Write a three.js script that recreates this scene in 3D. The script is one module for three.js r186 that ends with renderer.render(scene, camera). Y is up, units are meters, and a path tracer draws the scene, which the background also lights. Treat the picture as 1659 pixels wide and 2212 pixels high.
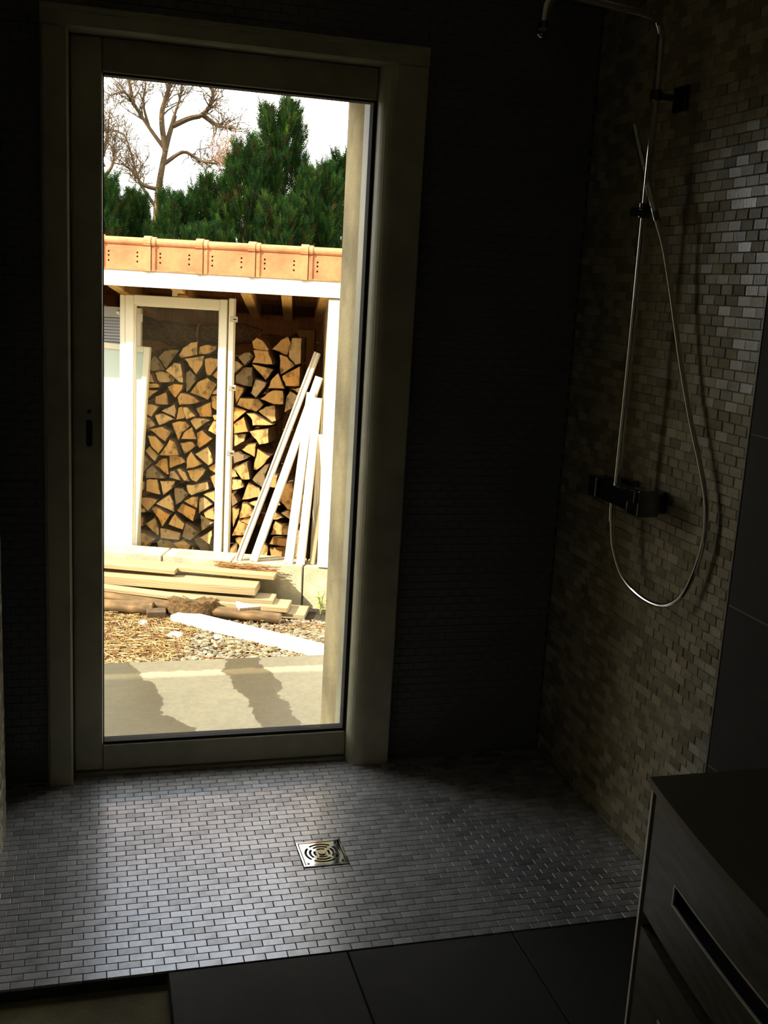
import * as THREE from 'three';
import { RoundedBoxGeometry } from 'three/addons/geometries/RoundedBoxGeometry.js';
import { mergeGeometries } from 'three/addons/utils/BufferGeometryUtils.js';

// ---------------------------------------------------------------- renderer, camera, sky, sun
const renderer = new THREE.WebGLRenderer({ antialias: true });
renderer.toneMapping = THREE.LinearToneMapping;
renderer.toneMappingExposure = 3.0;
renderer.shadowMap.enabled = true;
const scene = new THREE.Scene();
const camera = new THREE.PerspectiveCamera(52.0, 1659 / 2212, 0.05, 200);
camera.position.set(0.0272, 1.5012, 2.0878);
camera.rotation.order = 'YXZ';
camera.rotation.set(-0.2104, -0.2751, 0.0565);

// seeded random numbers and periodic noise
function rng(seed) { let a = seed >>> 0; return () => { a = (a + 0x6D2B79F5) | 0; let t = Math.imul(a ^ (a >>> 15), 1 | a); t = (t + Math.imul(t ^ (t >>> 7), 61 | t)) ^ t; return ((t ^ (t >>> 14)) >>> 0) / 4294967296; }; }
const hash = (x, y, s) => { let h = Math.imul(x, 374761393) ^ Math.imul(y, 668265263) ^ Math.imul(s + 1, 1274126177); h = Math.imul(h ^ (h >>> 13), 1274126177); return ((h ^ (h >>> 16)) >>> 0) / 4294967296; };
function vnoise(u, v, p, q, s) {      // value noise, p x q cells over the unit square, periodic
  const x = u * p, y = v * q, xi = Math.floor(x), yi = Math.floor(y), fx = x - xi, fy = y - yi;
  const sx = fx * fx * (3 - 2 * fx), sy = fy * fy * (3 - 2 * fy), m = (n, k) => ((n % k) + k) % k;
  const a = hash(m(xi, p), m(yi, q), s), b = hash(m(xi + 1, p), m(yi, q), s), c = hash(m(xi, p), m(yi + 1, q), s), d = hash(m(xi + 1, p), m(yi + 1, q), s);
  return a + (b - a) * sx + (c - a) * sy + (a - b - c + d) * sx * sy;
}
function fbm(u, v, p, q, s, oct = 4) { let t = 0, w = 0.5, n = 0; for (let i = 0; i < oct; i++) { t += w * vnoise(u, v, p << i, q << i, s + i * 7); n += w; w *= 0.5; } return t / n; }
const clamp = (x, a = 0, b = 1) => Math.min(b, Math.max(a, x)), lerp = (a, b, t) => a + (b - a) * t, sstep = (a, b, x) => { const t = clamp((x - a) / (b - a)); return t * t * (3 - 2 * t); };

// the sky: thin bright cloud over pale blue, the same all the way round
{
  const W = 1024, H = 512, data = new Float32Array(W * H * 4);
  for (let j = 0; j < H; j++) for (let i = 0; i < W; i++) {
    const v = (j + 0.5) / H, el = (v - 0.5) * Math.PI, up = Math.max(0, Math.sin(el));
    const n = fbm(i / W, v, 10, 7, 11, 5), cloud = sstep(0.40, 0.56, n + 2.2 * Math.min(0, up - 0.25)), b = [lerp(0.255, 0.17, up), lerp(0.29, 0.25, up), lerp(0.32, 0.37, up)];
    const c = [2.75, 2.65, 2.40], k = (j * W + i) * 4;
    for (let q = 0; q < 3; q++) data[k + q] = lerp(b[q], c[q], cloud);
    data[k + 3] = 1;
  }
  const sky = new THREE.DataTexture(data, W, H, THREE.RGBAFormat, THREE.FloatType);
  sky.mapping = THREE.EquirectangularReflectionMapping; sky.magFilter = sky.minFilter = THREE.LinearFilter; sky.wrapS = THREE.RepeatWrapping; sky.needsUpdate = true;
  scene.background = sky; scene.environment = sky;
}
// low winter sun from the left and from behind the house
const TH = THREE.MathUtils.degToRad(19.75);           // the woodshed stands turned by this much
const shedX = new THREE.Vector3(Math.cos(TH), 0, Math.sin(TH)), shedZ = new THREE.Vector3(-Math.sin(TH), 0, Math.cos(TH));
const sunDir = new THREE.Vector3(0, 0.95, 0).addScaledVector(shedX, -1.0).addScaledVector(shedZ, 0.65).normalize();
const sun = new THREE.DirectionalLight(new THREE.Color().setRGB(1, 0.90, 0.70), 4.6);
sun.position.copy(sunDir).multiplyScalar(14).add(new THREE.Vector3(0.8, 0, -3));
sun.target.position.set(0.8, 0, -3);
sun.castShadow = true; sun.shadow.mapSize.set(4096, 4096);
Object.assign(sun.shadow.camera, { left: -9, right: 9, top: 9, bottom: -9, near: 0.5, far: 40 });
sun.shadow.bias = -0.0004;
scene.add(sun, sun.target);

// ---------------------------------------------------------------- helpers
const used = {};
function numbered(n) { const k = used[n] = (used[n] ?? -1) + 1; return k ? n + '_' + String(k).padStart(3, '0') : n; }
function mesh(name, geo, mat, parent) {
  const o = new THREE.Mesh(geo, mat); o.name = parent ? name : numbered(name); o.castShadow = o.receiveShadow = true; (parent ?? scene).add(o); return o;
}
function group(name, parent) { const o = new THREE.Group(); o.name = parent ? name : numbered(name); (parent ?? scene).add(o); return o; }
function tag(o, label, category, grp) { o.userData.label = label; o.userData.category = category; if (grp) o.userData.group = grp; return o; }
function structure(o, label) { o.userData.kind = 'structure'; if (label) o.userData.label = label; return o; }
function stuff(o, label) { o.userData.kind = 'stuff'; if (label) o.userData.label = label; return o; }
const V = (x, y, z) => new THREE.Vector3(x, y, z);

// uv in metres from the dominant axis of each face
function uvMetres(g) {
  if (g.index) { const n = g.toNonIndexed(); g.dispose(); g = n; }
  const p = g.attributes.position, n = g.attributes.normal, uv = new Float32Array(p.count * 2);
  for (let i = 0; i < p.count; i++) {
    const ax = Math.abs(n.getX(i)), ay = Math.abs(n.getY(i)), az = Math.abs(n.getZ(i)), x = p.getX(i), y = p.getY(i), z = p.getZ(i);
    if (ax >= ay && ax >= az) { uv[2 * i] = z; uv[2 * i + 1] = y; } else if (ay >= az) { uv[2 * i] = x; uv[2 * i + 1] = z; } else { uv[2 * i] = x; uv[2 * i + 1] = y; }
  }
  g.setAttribute('uv', new THREE.BufferAttribute(uv, 2)); return g;
}
const box = (w, h, d, c = 0) => uvMetres(c ? new RoundedBoxGeometry(w, h, d, 1, c) : new THREE.BoxGeometry(w, h, d));
function boxAt(x0, x1, y0, y1, z0, z1, c = 0) { return box(Math.abs(x1 - x0), Math.abs(y1 - y0), Math.abs(z1 - z0), c).translate((x0 + x1) / 2, (y0 + y1) / 2, (z0 + z1) / 2); }
const merge = (list) => mergeGeometries(list.map((g) => { const q = g.index ? g.toNonIndexed() : g; for (const k of Object.keys(q.attributes)) if (!['position', 'normal', 'uv'].includes(k)) q.deleteAttribute(k); q.clearGroups(); return q; }));
// a flat tile lying on y = 0 with a chamfered upper edge (no underside): 18 triangles
function tileGeo(w, d, t, b) {
  const a = w / 2, c = d / 2, P = [], N = [], U = [];
  const quad = (p, q, r, s) => {
    const n = new THREE.Vector3().crossVectors(V(q[0] - p[0], q[1] - p[1], q[2] - p[2]), V(r[0] - p[0], r[1] - p[1], r[2] - p[2])).normalize();
    for (const v of [p, q, r, p, r, s]) { P.push(...v); N.push(n.x, n.y, n.z); U.push(v[0], v[2]); }
  };
  const I = [[-a + b, t, -c + b], [-a + b, t, c - b], [a - b, t, c - b], [a - b, t, -c + b]], O = [[-a, t - b, -c], [-a, t - b, c], [a, t - b, c], [a, t - b, -c]], B = [[-a, 0, -c], [-a, 0, c], [a, 0, c], [a, 0, -c]];
  quad(I[0], I[1], I[2], I[3]);
  for (let i = 0; i < 4; i++) { const j = (i + 1) % 4; quad(O[i], O[j], I[j], I[i]); quad(B[i], B[j], O[j], O[i]); }
  const g = new THREE.BufferGeometry();
  g.setAttribute('position', new THREE.Float32BufferAttribute(P, 3)); g.setAttribute('normal', new THREE.Float32BufferAttribute(N, 3)); g.setAttribute('uv', new THREE.Float32BufferAttribute(U, 2));
  return g;
}
function tube(points, r, seg = 24, radial = 8, closed = false) { return new THREE.TubeGeometry(new THREE.CatmullRomCurve3(points, closed, 'centripetal'), seg, r, radial, closed); }
function rod(a, b, r, radial = 10, r2 = r) {       // straight cylinder from a to b
  const d = new THREE.Vector3().subVectors(b, a), L = d.length(), g = new THREE.CylinderGeometry(r2, r, L, radial);
  g.translate(0, L / 2, 0); g.applyQuaternion(new THREE.Quaternion().setFromUnitVectors(V(0, 1, 0), d.normalize())); g.translate(a.x, a.y, a.z); return g;
}
// profile in (across, up) extruded along x from x0 to x1; across becomes z
function alongX(points, x0, x1) {
  const g = new THREE.ExtrudeGeometry(new THREE.Shape(points.map((p) => new THREE.Vector2(p[0], p[1]))), { depth: x1 - x0, bevelEnabled: false, steps: 1 });
  return uvMetres(g.rotateY(-Math.PI / 2).translate(x1, 0, 0));
}
// plan profile in (x, z) extruded upward from y0 to y1
function upY(points, y0, y1) {
  const g = new THREE.ExtrudeGeometry(new THREE.Shape(points.map((p) => new THREE.Vector2(p[0], -p[1]))), { depth: y1 - y0, bevelEnabled: false, steps: 1 });
  return uvMetres(g.rotateX(-Math.PI / 2).translate(0, y0, 0));
}

// ---------------------------------------------------------------- textures and materials
function dataTex(size, fn, srgb = true, H = size) {
  const d = new Uint8Array(size * H * 4);
  for (let j = 0; j < H; j++) for (let i = 0; i < size; i++) { const c = fn((i + 0.5) / size, (j + 0.5) / H), k = (j * size + i) * 4; for (let q = 0; q < 3; q++) d[k + q] = clamp(Array.isArray(c) ? c[q] : c) * 255; d[k + 3] = 255; }
  const t = new THREE.DataTexture(d, size, H); t.wrapS = t.wrapT = THREE.RepeatWrapping; t.magFilter = THREE.LinearFilter; t.minFilter = THREE.LinearMipmapLinearFilter; t.generateMipmaps = true;
  if (srgb) t.colorSpace = THREE.SRGBColorSpace; t.needsUpdate = true; return t;
}
function rep(t, metres, metresV = metres, off = [0, 0]) { const c = t.clone(); c.repeat.set(1 / metres, 1 / metresV); c.offset.set(off[0], off[1]); c.needsUpdate = true; return c; }
const std = (o) => new THREE.MeshStandardMaterial(o);
const lin = (r, g, b) => new THREE.Color().setRGB(r, g, b);

// stone mottling used as a multiplier (sRGB near white)
const mottle = dataTex(512, (u, v) => { const a = fbm(u, v, 6, 6, 3, 5), b = fbm(u, v, 40, 40, 9, 2); const x = 0.70 + 0.30 * a * 1.1 + 0.10 * (b - 0.5); return [x, x, x]; });
const stoneBump = dataTex(512, (u, v) => 0.5 * fbm(u, v, 24, 24, 21, 4) + 0.5 * fbm(u, v, 90, 90, 25, 1), false);
// slate-like cloudiness with scratches for the big slabs
const slateTex = dataTex(512, (u, v) => { const a = fbm(u, v, 3, 3, 33, 6), b = fbm(u, v, 30, 30, 37, 3), c = sstep(0.62, 0.75, fbm(u, v, 7, 5, 41, 4)); const x = 0.22 + 0.74 * a + 0.22 * (b - 0.5) + 0.22 * c; return [x, x * 0.99, x * 0.97]; });
const screedTex = dataTex(512, (u, v) => { const a = fbm(u, v, 4, 4, 51, 5), b = hash(Math.floor(u * 512), Math.floor(v * 512), 3); const x = 0.55 + 0.35 * a + 0.14 * (b - 0.5); return [x, x * 0.98, x * 0.9]; });
const screedBump = dataTex(256, (u, v) => fbm(u, v, 20, 20, 55, 4), false);
// wood with grain along v
const grain = (s, k = 1) => dataTex(256, (u, v) => { const w = fbm(u, v, 3, 2, s, 3), r = 0.5 + 0.5 * Math.sin((u * 26 + w * 7) * Math.PI * 2 * 0.5), f = fbm(u, v, 90, 4, s + 5, 2); const x = 0.80 + k * (0.13 * r + 0.22 * (f - 0.5) + 0.12 * (w - 0.5)); return [x, x * 0.985, x * 0.96]; }, true, 512);
const woodA = grain(61), woodB = grain(71, 1.6);
// cut end of firewood: saw marks, stains and checks
const endGrain = (s) => dataTex(512, (u, v) => {
  const a = fbm(u, v, 5, 5, s, 5), st = sstep(0.50, 0.72, fbm(u, v, 9, 9, s + 3, 4)), saw = fbm(u, v, 60, 5, s + 11, 2), ck = sstep(0.70, 0.8, fbm(u, v, 26, 8, s + 17, 3)), sp = hash(Math.floor(u * 256), Math.floor(v * 256), s) > 0.992 ? 0.25 : 0;
  const x = 0.80 + 0.34 * a + 0.14 * (saw - 0.5) - 0.30 * st - 0.25 * ck + sp; return [x, x * lerp(0.97, 0.94, a), x * lerp(0.93, 0.84, a)];
});
const endA = endGrain(101), endB = endGrain(141);
const barkTex = dataTex(256, (u, v) => { const a = fbm(u, v, 4, 22, 171, 4), b = fbm(u, v, 6, 6, 175, 3); const x = 0.35 + 0.9 * (a - 0.3) * b + 0.2 * b; return [x * 1.05, x * 0.95, x * 0.82]; });
const barkBump = dataTex(256, (u, v) => fbm(u, v, 5, 24, 171, 4), false);
// ---------------------------------------------------------------- the room shell
const groutMat = std({ color: lin(0.030, 0.030, 0.032), roughness: 0.9 });
const floorTileMats = [0, 1, 2, 3, 4, 5, 6, 7].map((i) => { const k = 0.52 + 0.05 * Math.sin(i * 2.4) + (i === 5 ? -0.06 : 0); return new THREE.MeshPhysicalMaterial({ ior: 2.2, metalness: 0.5, color: lin(k * 0.97, k * 0.99, k * 1.07), map: rep(mottle, 0.31, 0.31, [i * 0.137, i * 0.291]), bumpMap: rep(stoneBump, 0.2), bumpScale: 0.0002, roughness: 0.27 + 0.02 * (i % 3) }); });
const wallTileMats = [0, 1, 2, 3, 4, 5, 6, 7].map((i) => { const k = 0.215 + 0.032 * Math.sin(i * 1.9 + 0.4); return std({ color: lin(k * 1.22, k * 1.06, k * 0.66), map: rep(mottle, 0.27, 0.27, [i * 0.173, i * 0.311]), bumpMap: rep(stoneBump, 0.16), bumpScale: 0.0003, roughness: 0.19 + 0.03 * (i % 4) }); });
const wallGrout = std({ color: lin(0.14, 0.12, 0.08), roughness: 0.9 });
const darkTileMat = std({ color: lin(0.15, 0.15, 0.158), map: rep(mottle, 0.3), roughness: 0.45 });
const plasterMat = std({ color: lin(0.55, 0.52, 0.44), map: rep(mottle, 0.9), roughness: 0.95 });
const renderMat = std({ color: lin(0.82, 0.70, 0.45), map: rep(screedTex, 0.5), bumpMap: rep(screedBump, 0.12), bumpScale: 0.0012, roughness: 0.95 });
const Z0 = -0.9622, XW = 1.4735;      // door wall and right-hand wall

const floor = structure(group('floor'));
{
  mesh('screed_base', merge([boxAt(-0.36, 1.7, -0.3, -0.0018, Z0 - 0.02, -0.001), boxAt(-1.4, -0.30, -0.3, -0.0018, Z0 - 0.02, -0.001)]), groutMat, floor);
  mesh('screed_base', boxAt(-1.4, 1.7, -0.3, -0.0125, 0.3, 3.6), groutMat, floor);
  mesh('screed_base', boxAt(0.18, 1.7, -0.3, -0.0125, -0.001, 0.3), groutMat, floor);
  const R = rng(5), DX0 = 0.555, DX1 = 0.677, DZ0 = -0.484, DZ1 = -0.361, w = 0.0482, d = 0.0231, whole = tileGeo(w, d, 0.006, 0.0005), seen = [], rest = [[], [], [], [], [], [], [], []];
  for (let r = 0; r < 39; r++) {
    const z = -0.0125 - r * 0.025, sh = r < 13 ? 0 : r < 26 ? 0.005 : 0.011;
    for (let i = -27; i < 30; i++) {
      const x = 0.025 + 0.05 * i + (r % 2 ? 0.025 : 0) + sh, mi = Math.floor(R() * 8), tx = (R() - 0.5) * 0.006, tz = (R() - 0.5) * 0.006;
      if (x + w / 2 > XW + 0.0005 || x - w / 2 < -1.36) { if (x - w / 2 > XW - 0.008 || x < -1) continue; const c = XW - (x - w / 2); rest[mi].push(tileGeo(c, d, 0.006, 0.0007).translate(x - w / 2 + c / 2, -0.006, z)); continue; }
      const x0 = x - w / 2, x1 = x + w / 2, z0 = z - d / 2, z1 = z + d / 2;
      if (x1 > DX0 && x0 < DX1 && z1 > DZ0 && z0 < DZ1) {          // cut round the drain
        const put = (a, b, c, e) => { if (b - a > 0.003 && e - c > 0.003) rest[mi].push(tileGeo(b - a, e - c, 0.006, 0.0007).translate((a + b) / 2, -0.006, (c + e) / 2)); };
        if (x0 < DX0) put(x0, DX0 - 0.002, z0, z1); if (x1 > DX1) put(DX1 + 0.002, x1, z0, z1);
        const a = Math.max(x0, DX0), b = Math.min(x1, DX1); if (z1 > DZ1) put(a, b, DZ1 + 0.002, z1); if (z0 < DZ0) put(a, b, z0, DZ0 - 0.002);
        continue;
      }
      seen.push({ x, z, mi, tx, tz, dist: Math.hypot(x - 0.35, (z - 1.2) * 0.9) });
    }
  }
  seen.sort((a, b) => a.dist - b.dist);
  seen.forEach((s, k) => {
    if (k < 300) { const m = mesh('mosaic_tile', whole, floorTileMats[s.mi], floor); m.position.set(s.x, -0.006, s.z); m.rotation.set(s.tx, 0, s.tz); }
    else rest[s.mi].push(whole.clone().rotateX(s.tx).rotateZ(s.tz).translate(s.x, -0.006, s.z));
  });
  rest.forEach((l, i) => l.length && stuff(mesh('mosaic_tiles', merge(l), floorTileMats[i], floor)));
  // charcoal slabs in front of the shower floor, one still missing on the left
  const slabMats = [0, 1, 2, 3].map((i) => std({ color: lin(0.026, 0.026, 0.027).multiplyScalar([1.0, 0.45, 0.6, 0.5][i]), map: rep(slateTex, 0.62, 0.62, [i * 0.31, i * 0.17]), bumpMap: rep(stoneBump, 0.3), bumpScale: 0.0004, roughness: 0.75 }));
  const slab = tileGeo(0.404, 0.404, 0.012, 0.0012);
  for (let c = -4; c < 4; c++) for (let r = 0; r < 9; r++) {
    const x = 0.18 + 0.4075 * c + 0.2035, z = 0.0035 + 0.4075 * r + 0.2035; if ((c === -1 && r === 0) || x > 1.7 || (c < -1 && r < 1)) continue;
    const m = mesh('slab_tile', slab, slabMats[c === 0 && r === 0 ? 0 : 1 + (Math.abs(c * 3 + r) % 3)], floor); m.position.set(x, -0.012, z);
  }
  mesh('bare_screed', boxAt(-0.36, 0.182, -0.3, -0.032, -0.001, 0.42), std({ color: lin(0.26, 0.24, 0.16), map: rep(screedTex, 0.35), bumpMap: rep(screedBump, 0.1), bumpScale: 0.002, roughness: 0.95 }), floor);
}
// mosaic on a vertical plane: face 'x-' (right wall), 'z+' (door wall), 'x+' (left wall)
function mosaicWall(parent, face, plane, ranges, mats, tilt, seed, parts, near) {
  const R = rng(seed), L = 0.0488, Hh = 0.0234, base = tileGeo(Hh, L, 0.006, 0.0013), list = [], bags = mats.map(() => []);
  const turn = (g) => face === 'x-' ? g.rotateZ(Math.PI / 2) : face === 'x+' ? g.rotateZ(-Math.PI / 2) : g.rotateZ(Math.PI / 2).rotateY(Math.PI / 2);
  const geo = turn(base.clone());
  const put = (g, s, y) => face[0] === 'x' ? g.translate(plane + (face === 'x-' ? 0.006 : -0.006), y, s) : g.translate(s, y, plane - 0.006);
  for (const [s0, s1, y0, y1] of ranges) for (let k = -1; k < 102; k++) {
    const lo = Math.max(y0, 0.009 + k * 0.0245 + 0.00055), hi = Math.min(y1, 0.009 + (k + 1) * 0.0245 - 0.00055); if (hi - lo < 0.004) continue;
    for (let i = -30; i < 80; i++) {
      const c0 = -0.007 - 0.05 * i + (k % 2 ? 0 : -0.0255), a = Math.max(s0, c0 - 0.0494), b = Math.min(s1, c0 - 0.0006); if (b - a < 0.004) continue;
      const mi = Math.floor(R() * mats.length), t1 = (R() - 0.5) * tilt, t2 = (R() - 0.5) * tilt, full = b - a > 0.048 && hi - lo > 0.0232;
      if (!full) { bags[mi].push(put(turn(tileGeo(hi - lo, b - a, 0.006, 0.0008)), (a + b) / 2, (lo + hi) / 2)); continue; }
      list.push({ s: (a + b) / 2, y: (lo + hi) / 2, mi, t1, t2, d: near ? near((a + b) / 2, (lo + hi) / 2) : 0 });
    }
  }
  if (parts) list.sort((p, q) => p.d - q.d);
  list.forEach((t, n) => {
    if (n < parts) { const m = mesh('mosaic_tile', geo, mats[t.mi], parent); if (face[0] === 'x') m.position.set(plane + (face === 'x-' ? 0.006 : -0.006), t.y, t.s); else m.position.set(t.s, t.y, plane - 0.006); m.rotation.set(face[0] === 'x' ? 0 : t.t1, face[0] === 'x' ? t.t1 : t.t2, face[0] === 'x' ? t.t2 : 0); }
    else { const g = geo.clone(); if (face[0] === 'x') g.rotateY(t.t1).rotateZ(t.t2); else g.rotateX(t.t1).rotateY(t.t2); bags[t.mi].push(put(g, t.s, t.y)); }
  });
  bags.forEach((l, i) => l.length && stuff(mesh('mosaic_tiles', merge(l), mats[i], parent)));
}
const wallRight = structure(group('wall_right'));
mesh('wall_core', boxAt(XW + 0.0018, XW + 0.24, -0.3, 2.5, Z0 - 0.45, 3.7), wallGrout, wallRight);
mosaicWall(wallRight, 'x-', XW, [[Z0 + 0.001, -0.0005, 0.001, 2.45]], wallTileMats, 0.10, 9, 300, (s, y) => (s < -0.33 ? 9 : 0) + Math.abs(y - 1.25));
{
  const slabMat = [0, 1].map((i) => std({ color: lin(0.030, 0.022, 0.012).multiplyScalar(1 - 0.15 * i), map: rep(slateTex, 0.6, 0.6, [0.3 * i, 0.7 * i]), roughness: 0.75 }));
  const g = tileGeo(0.406, 0.406, 0.010, 0.001).rotateZ(Math.PI / 2);
  for (let r = 0; r < 6; r++) for (let c = 0; c < 9; c++) { const m = mesh('slab_tile', g, slabMat[(r + c) % 2], wallRight); m.position.set(XW + 0.0115, 0.1985 + 0.4085 * r, 0.0055 + 0.203 + 0.4085 * c); }
  mesh('edge_trim', boxAt(XW - 0.0005, XW + 0.01, 0.0, 2.45, 0.0002, 0.0032), std({ color: lin(0.1, 0.095, 0.08), roughness: 0.4, metalness: 0.6 }), wallRight);
}
const wallFront = structure(group('wall_front'));      // the wall with the glazed door
{
  mesh('wall_core', merge([boxAt(-7, -0.055, -0.4, 2.6, -1.14, Z0 - 0.0018), boxAt(0.905, 7, -0.4, 2.6, -1.14, Z0 - 0.0018), boxAt(-0.06, 0.91, 2.145, 2.6, -1.14, Z0 - 0.0018)]), groutMat, wallFront);
  mesh('outer_render', merge([boxAt(-7, 0.035, -0.4, 2.6, -1.41, -1.14, 0.006), boxAt(0.818, 7, -0.4, 2.6, -1.41, -1.14, 0.006), boxAt(0.03, 0.823, 2.10, 2.6, -1.41, -1.14)]), renderMat, wallFront);
  mesh('door_sill', boxAt(0.03, 0.823, -0.4, -0.10, -1.44, -1.02), std({ color: lin(0.45, 0.42, 0.34), roughness: 0.9 }), wallFront);
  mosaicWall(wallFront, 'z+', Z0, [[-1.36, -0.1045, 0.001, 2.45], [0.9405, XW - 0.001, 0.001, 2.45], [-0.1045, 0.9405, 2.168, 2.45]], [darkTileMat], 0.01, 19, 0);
}
const wallLeft = structure(group('wall_left'));
{
  mesh('wall_core', merge([boxAt(-0.42, -0.2098, -0.3, 2.5, -0.70, 3.7), boxAt(-1.6, -1.37, -0.3, 2.5, -1.2, 3.8)]), groutMat, wallLeft);
  mosaicWall(wallLeft, 'x+', -0.2075, [[-0.699, 0.0, 0.001, 2.45]], wallTileMats, 0.03, 29, 0);
  mesh('plaster', boxAt(-0.42, -0.2080, -0.03, 2.45, 0.0, 3.6), plasterMat, wallLeft);
}
structure(mesh('wall_back', boxAt(-1.6, 1.8, -0.3, 2.5, 3.55, 3.8), plasterMat));
structure(mesh('ceiling', boxAt(-1.6, 1.8, 2.45, 2.6, -1.1, 3.8), std({ color: lin(0.60, 0.58, 0.50), roughness: 0.95 })));
structure(tag(mesh('house_roof', boxAt(-7.2, 7.2, 2.58, 2.72, -1.47, 6), std({ color: lin(0.25, 0.11, 0.06), roughness: 0.9 }))));

// ---------------------------------------------------------------- the glazed door
const frameMat = std({ color: lin(0.49, 0.475, 0.335), roughness: 0.5, map: rep(mottle, 1.7) });
const blackMat = std({ color: lin(0.010, 0.010, 0.010), roughness: 0.9 });
const door = structure(group('door_1'));
{
  const arc = [], B = 0.05; for (let i = 0; i <= 8; i++) { const a = Math.PI - i / 8 * Math.PI / 2; arc.push([0.808 + B + B * Math.cos(a), -0.925 - B + B * Math.sin(a)]); }
  mesh('jamb', upY([[0.808, -1.14], ...arc, [0.934, -0.925], [0.938, -0.929], [0.938, -0.961], [0.903, -0.961], [0.903, -1.14]], 0, 2.109), frameMat, door);
  mesh('jamb', upY([[-0.036, -1.14], [-0.036, -0.931], [-0.042, -0.925], [-0.099, -0.925], [-0.103, -0.929], [-0.103, -0.961], [-0.054, -0.961], [-0.054, -1.14]], 0, 2.109), frameMat, door);
  mesh('head_casing', alongX([[-1.14, 2.109], [-0.931, 2.109], [-0.925, 2.115], [-0.925, 2.161], [-0.929, 2.165], [-0.961, 2.165], [-0.961, 2.144], [-1.14, 2.144]], -0.103, 0.938), frameMat, door);
  const beadMat = std({ color: lin(0.42, 0.40, 0.33), roughness: 0.35 });
  mesh('bead', boxAt(0.9385, 0.9425, 0, 2.169, -0.962, -0.952), beadMat, door);
  mesh('bead', boxAt(-0.1075, -0.1035, 0, 2.169, -0.962, -0.952), beadMat, door);
  mesh('bead', boxAt(-0.1035, 0.9385, 2.1655, 2.1695, -0.962, -0.950), beadMat, door);
  mesh('bead', boxAt(-0.1, 0.935, 2.1495, 2.153, -0.925, -0.9225), beadMat, door);
  mesh('stile', uvMetres(new RoundedBoxGeometry(0.0855, 2.096, 0.065, 4, 0.009).translate(0.00725, 1.06, -1.0175)), frameMat, door);
  mesh('rail', boxAt(0.050, 0.807, 0.012, 0.094, -1.05, -0.985, 0.004), frameMat, door);
  mesh('rail', boxAt(0.050, 0.807, 2.020, 2.108, -1.05, -0.985, 0.004), frameMat, door);
  mesh('threshold', boxAt(-0.036, 0.808, -0.03, 0.010, -1.14, -0.972, 0.003), std({ color: lin(0.30, 0.27, 0.2), metalness: 0.4, roughness: 0.4 }), door);
  mesh('outer_frame', merge([boxAt(-0.036, 0.034, -0.02, 2.105, -1.14, -1.055), boxAt(-0.036, 0.807, 2.09, 2.108, -1.14, -1.055)]), frameMat, door);
  mesh('gasket', merge([boxAt(0.050, 0.0535, 0.094, 2.02, -1.03, -1.002), boxAt(0.797, 0.8075, 0.094, 2.02, -1.03, -0.990), boxAt(0.0535, 0.797, 0.094, 0.103, -1.03, -0.992), boxAt(0.0535, 0.797, 2.0145, 2.02, -1.03, -0.992)]), blackMat, door);
  mesh('glass_pane', boxAt(0.0535, 0.797, 0.103, 2.0145, -1.016, -1.010), new THREE.MeshPhysicalMaterial({ color: lin(0.995, 1, 0.995), transmission: 1, thickness: 0, roughness: 0, ior: 1.35 }), door);
  const hs = new THREE.Shape(); hs.absarc(0, 0.030, 0.0085, 0, Math.PI); hs.absarc(0, -0.030, 0.0085, Math.PI, Math.PI * 2);
  const pull = mesh('pull_handle', new THREE.ExtrudeGeometry(hs, { depth: 0.004, bevelEnabled: false }).translate(0.0125, 1.051, -0.9865), blackMat, door); pull.userData.label = 'black recessed pull in the door stile';
  mesh('key_slot', new THREE.ExtrudeGeometry(hs, { depth: 0.003, bevelEnabled: false }).scale(0.6, 0.1, 1).translate(0.0125, 1.113, -0.986), blackMat, door);
}
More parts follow.
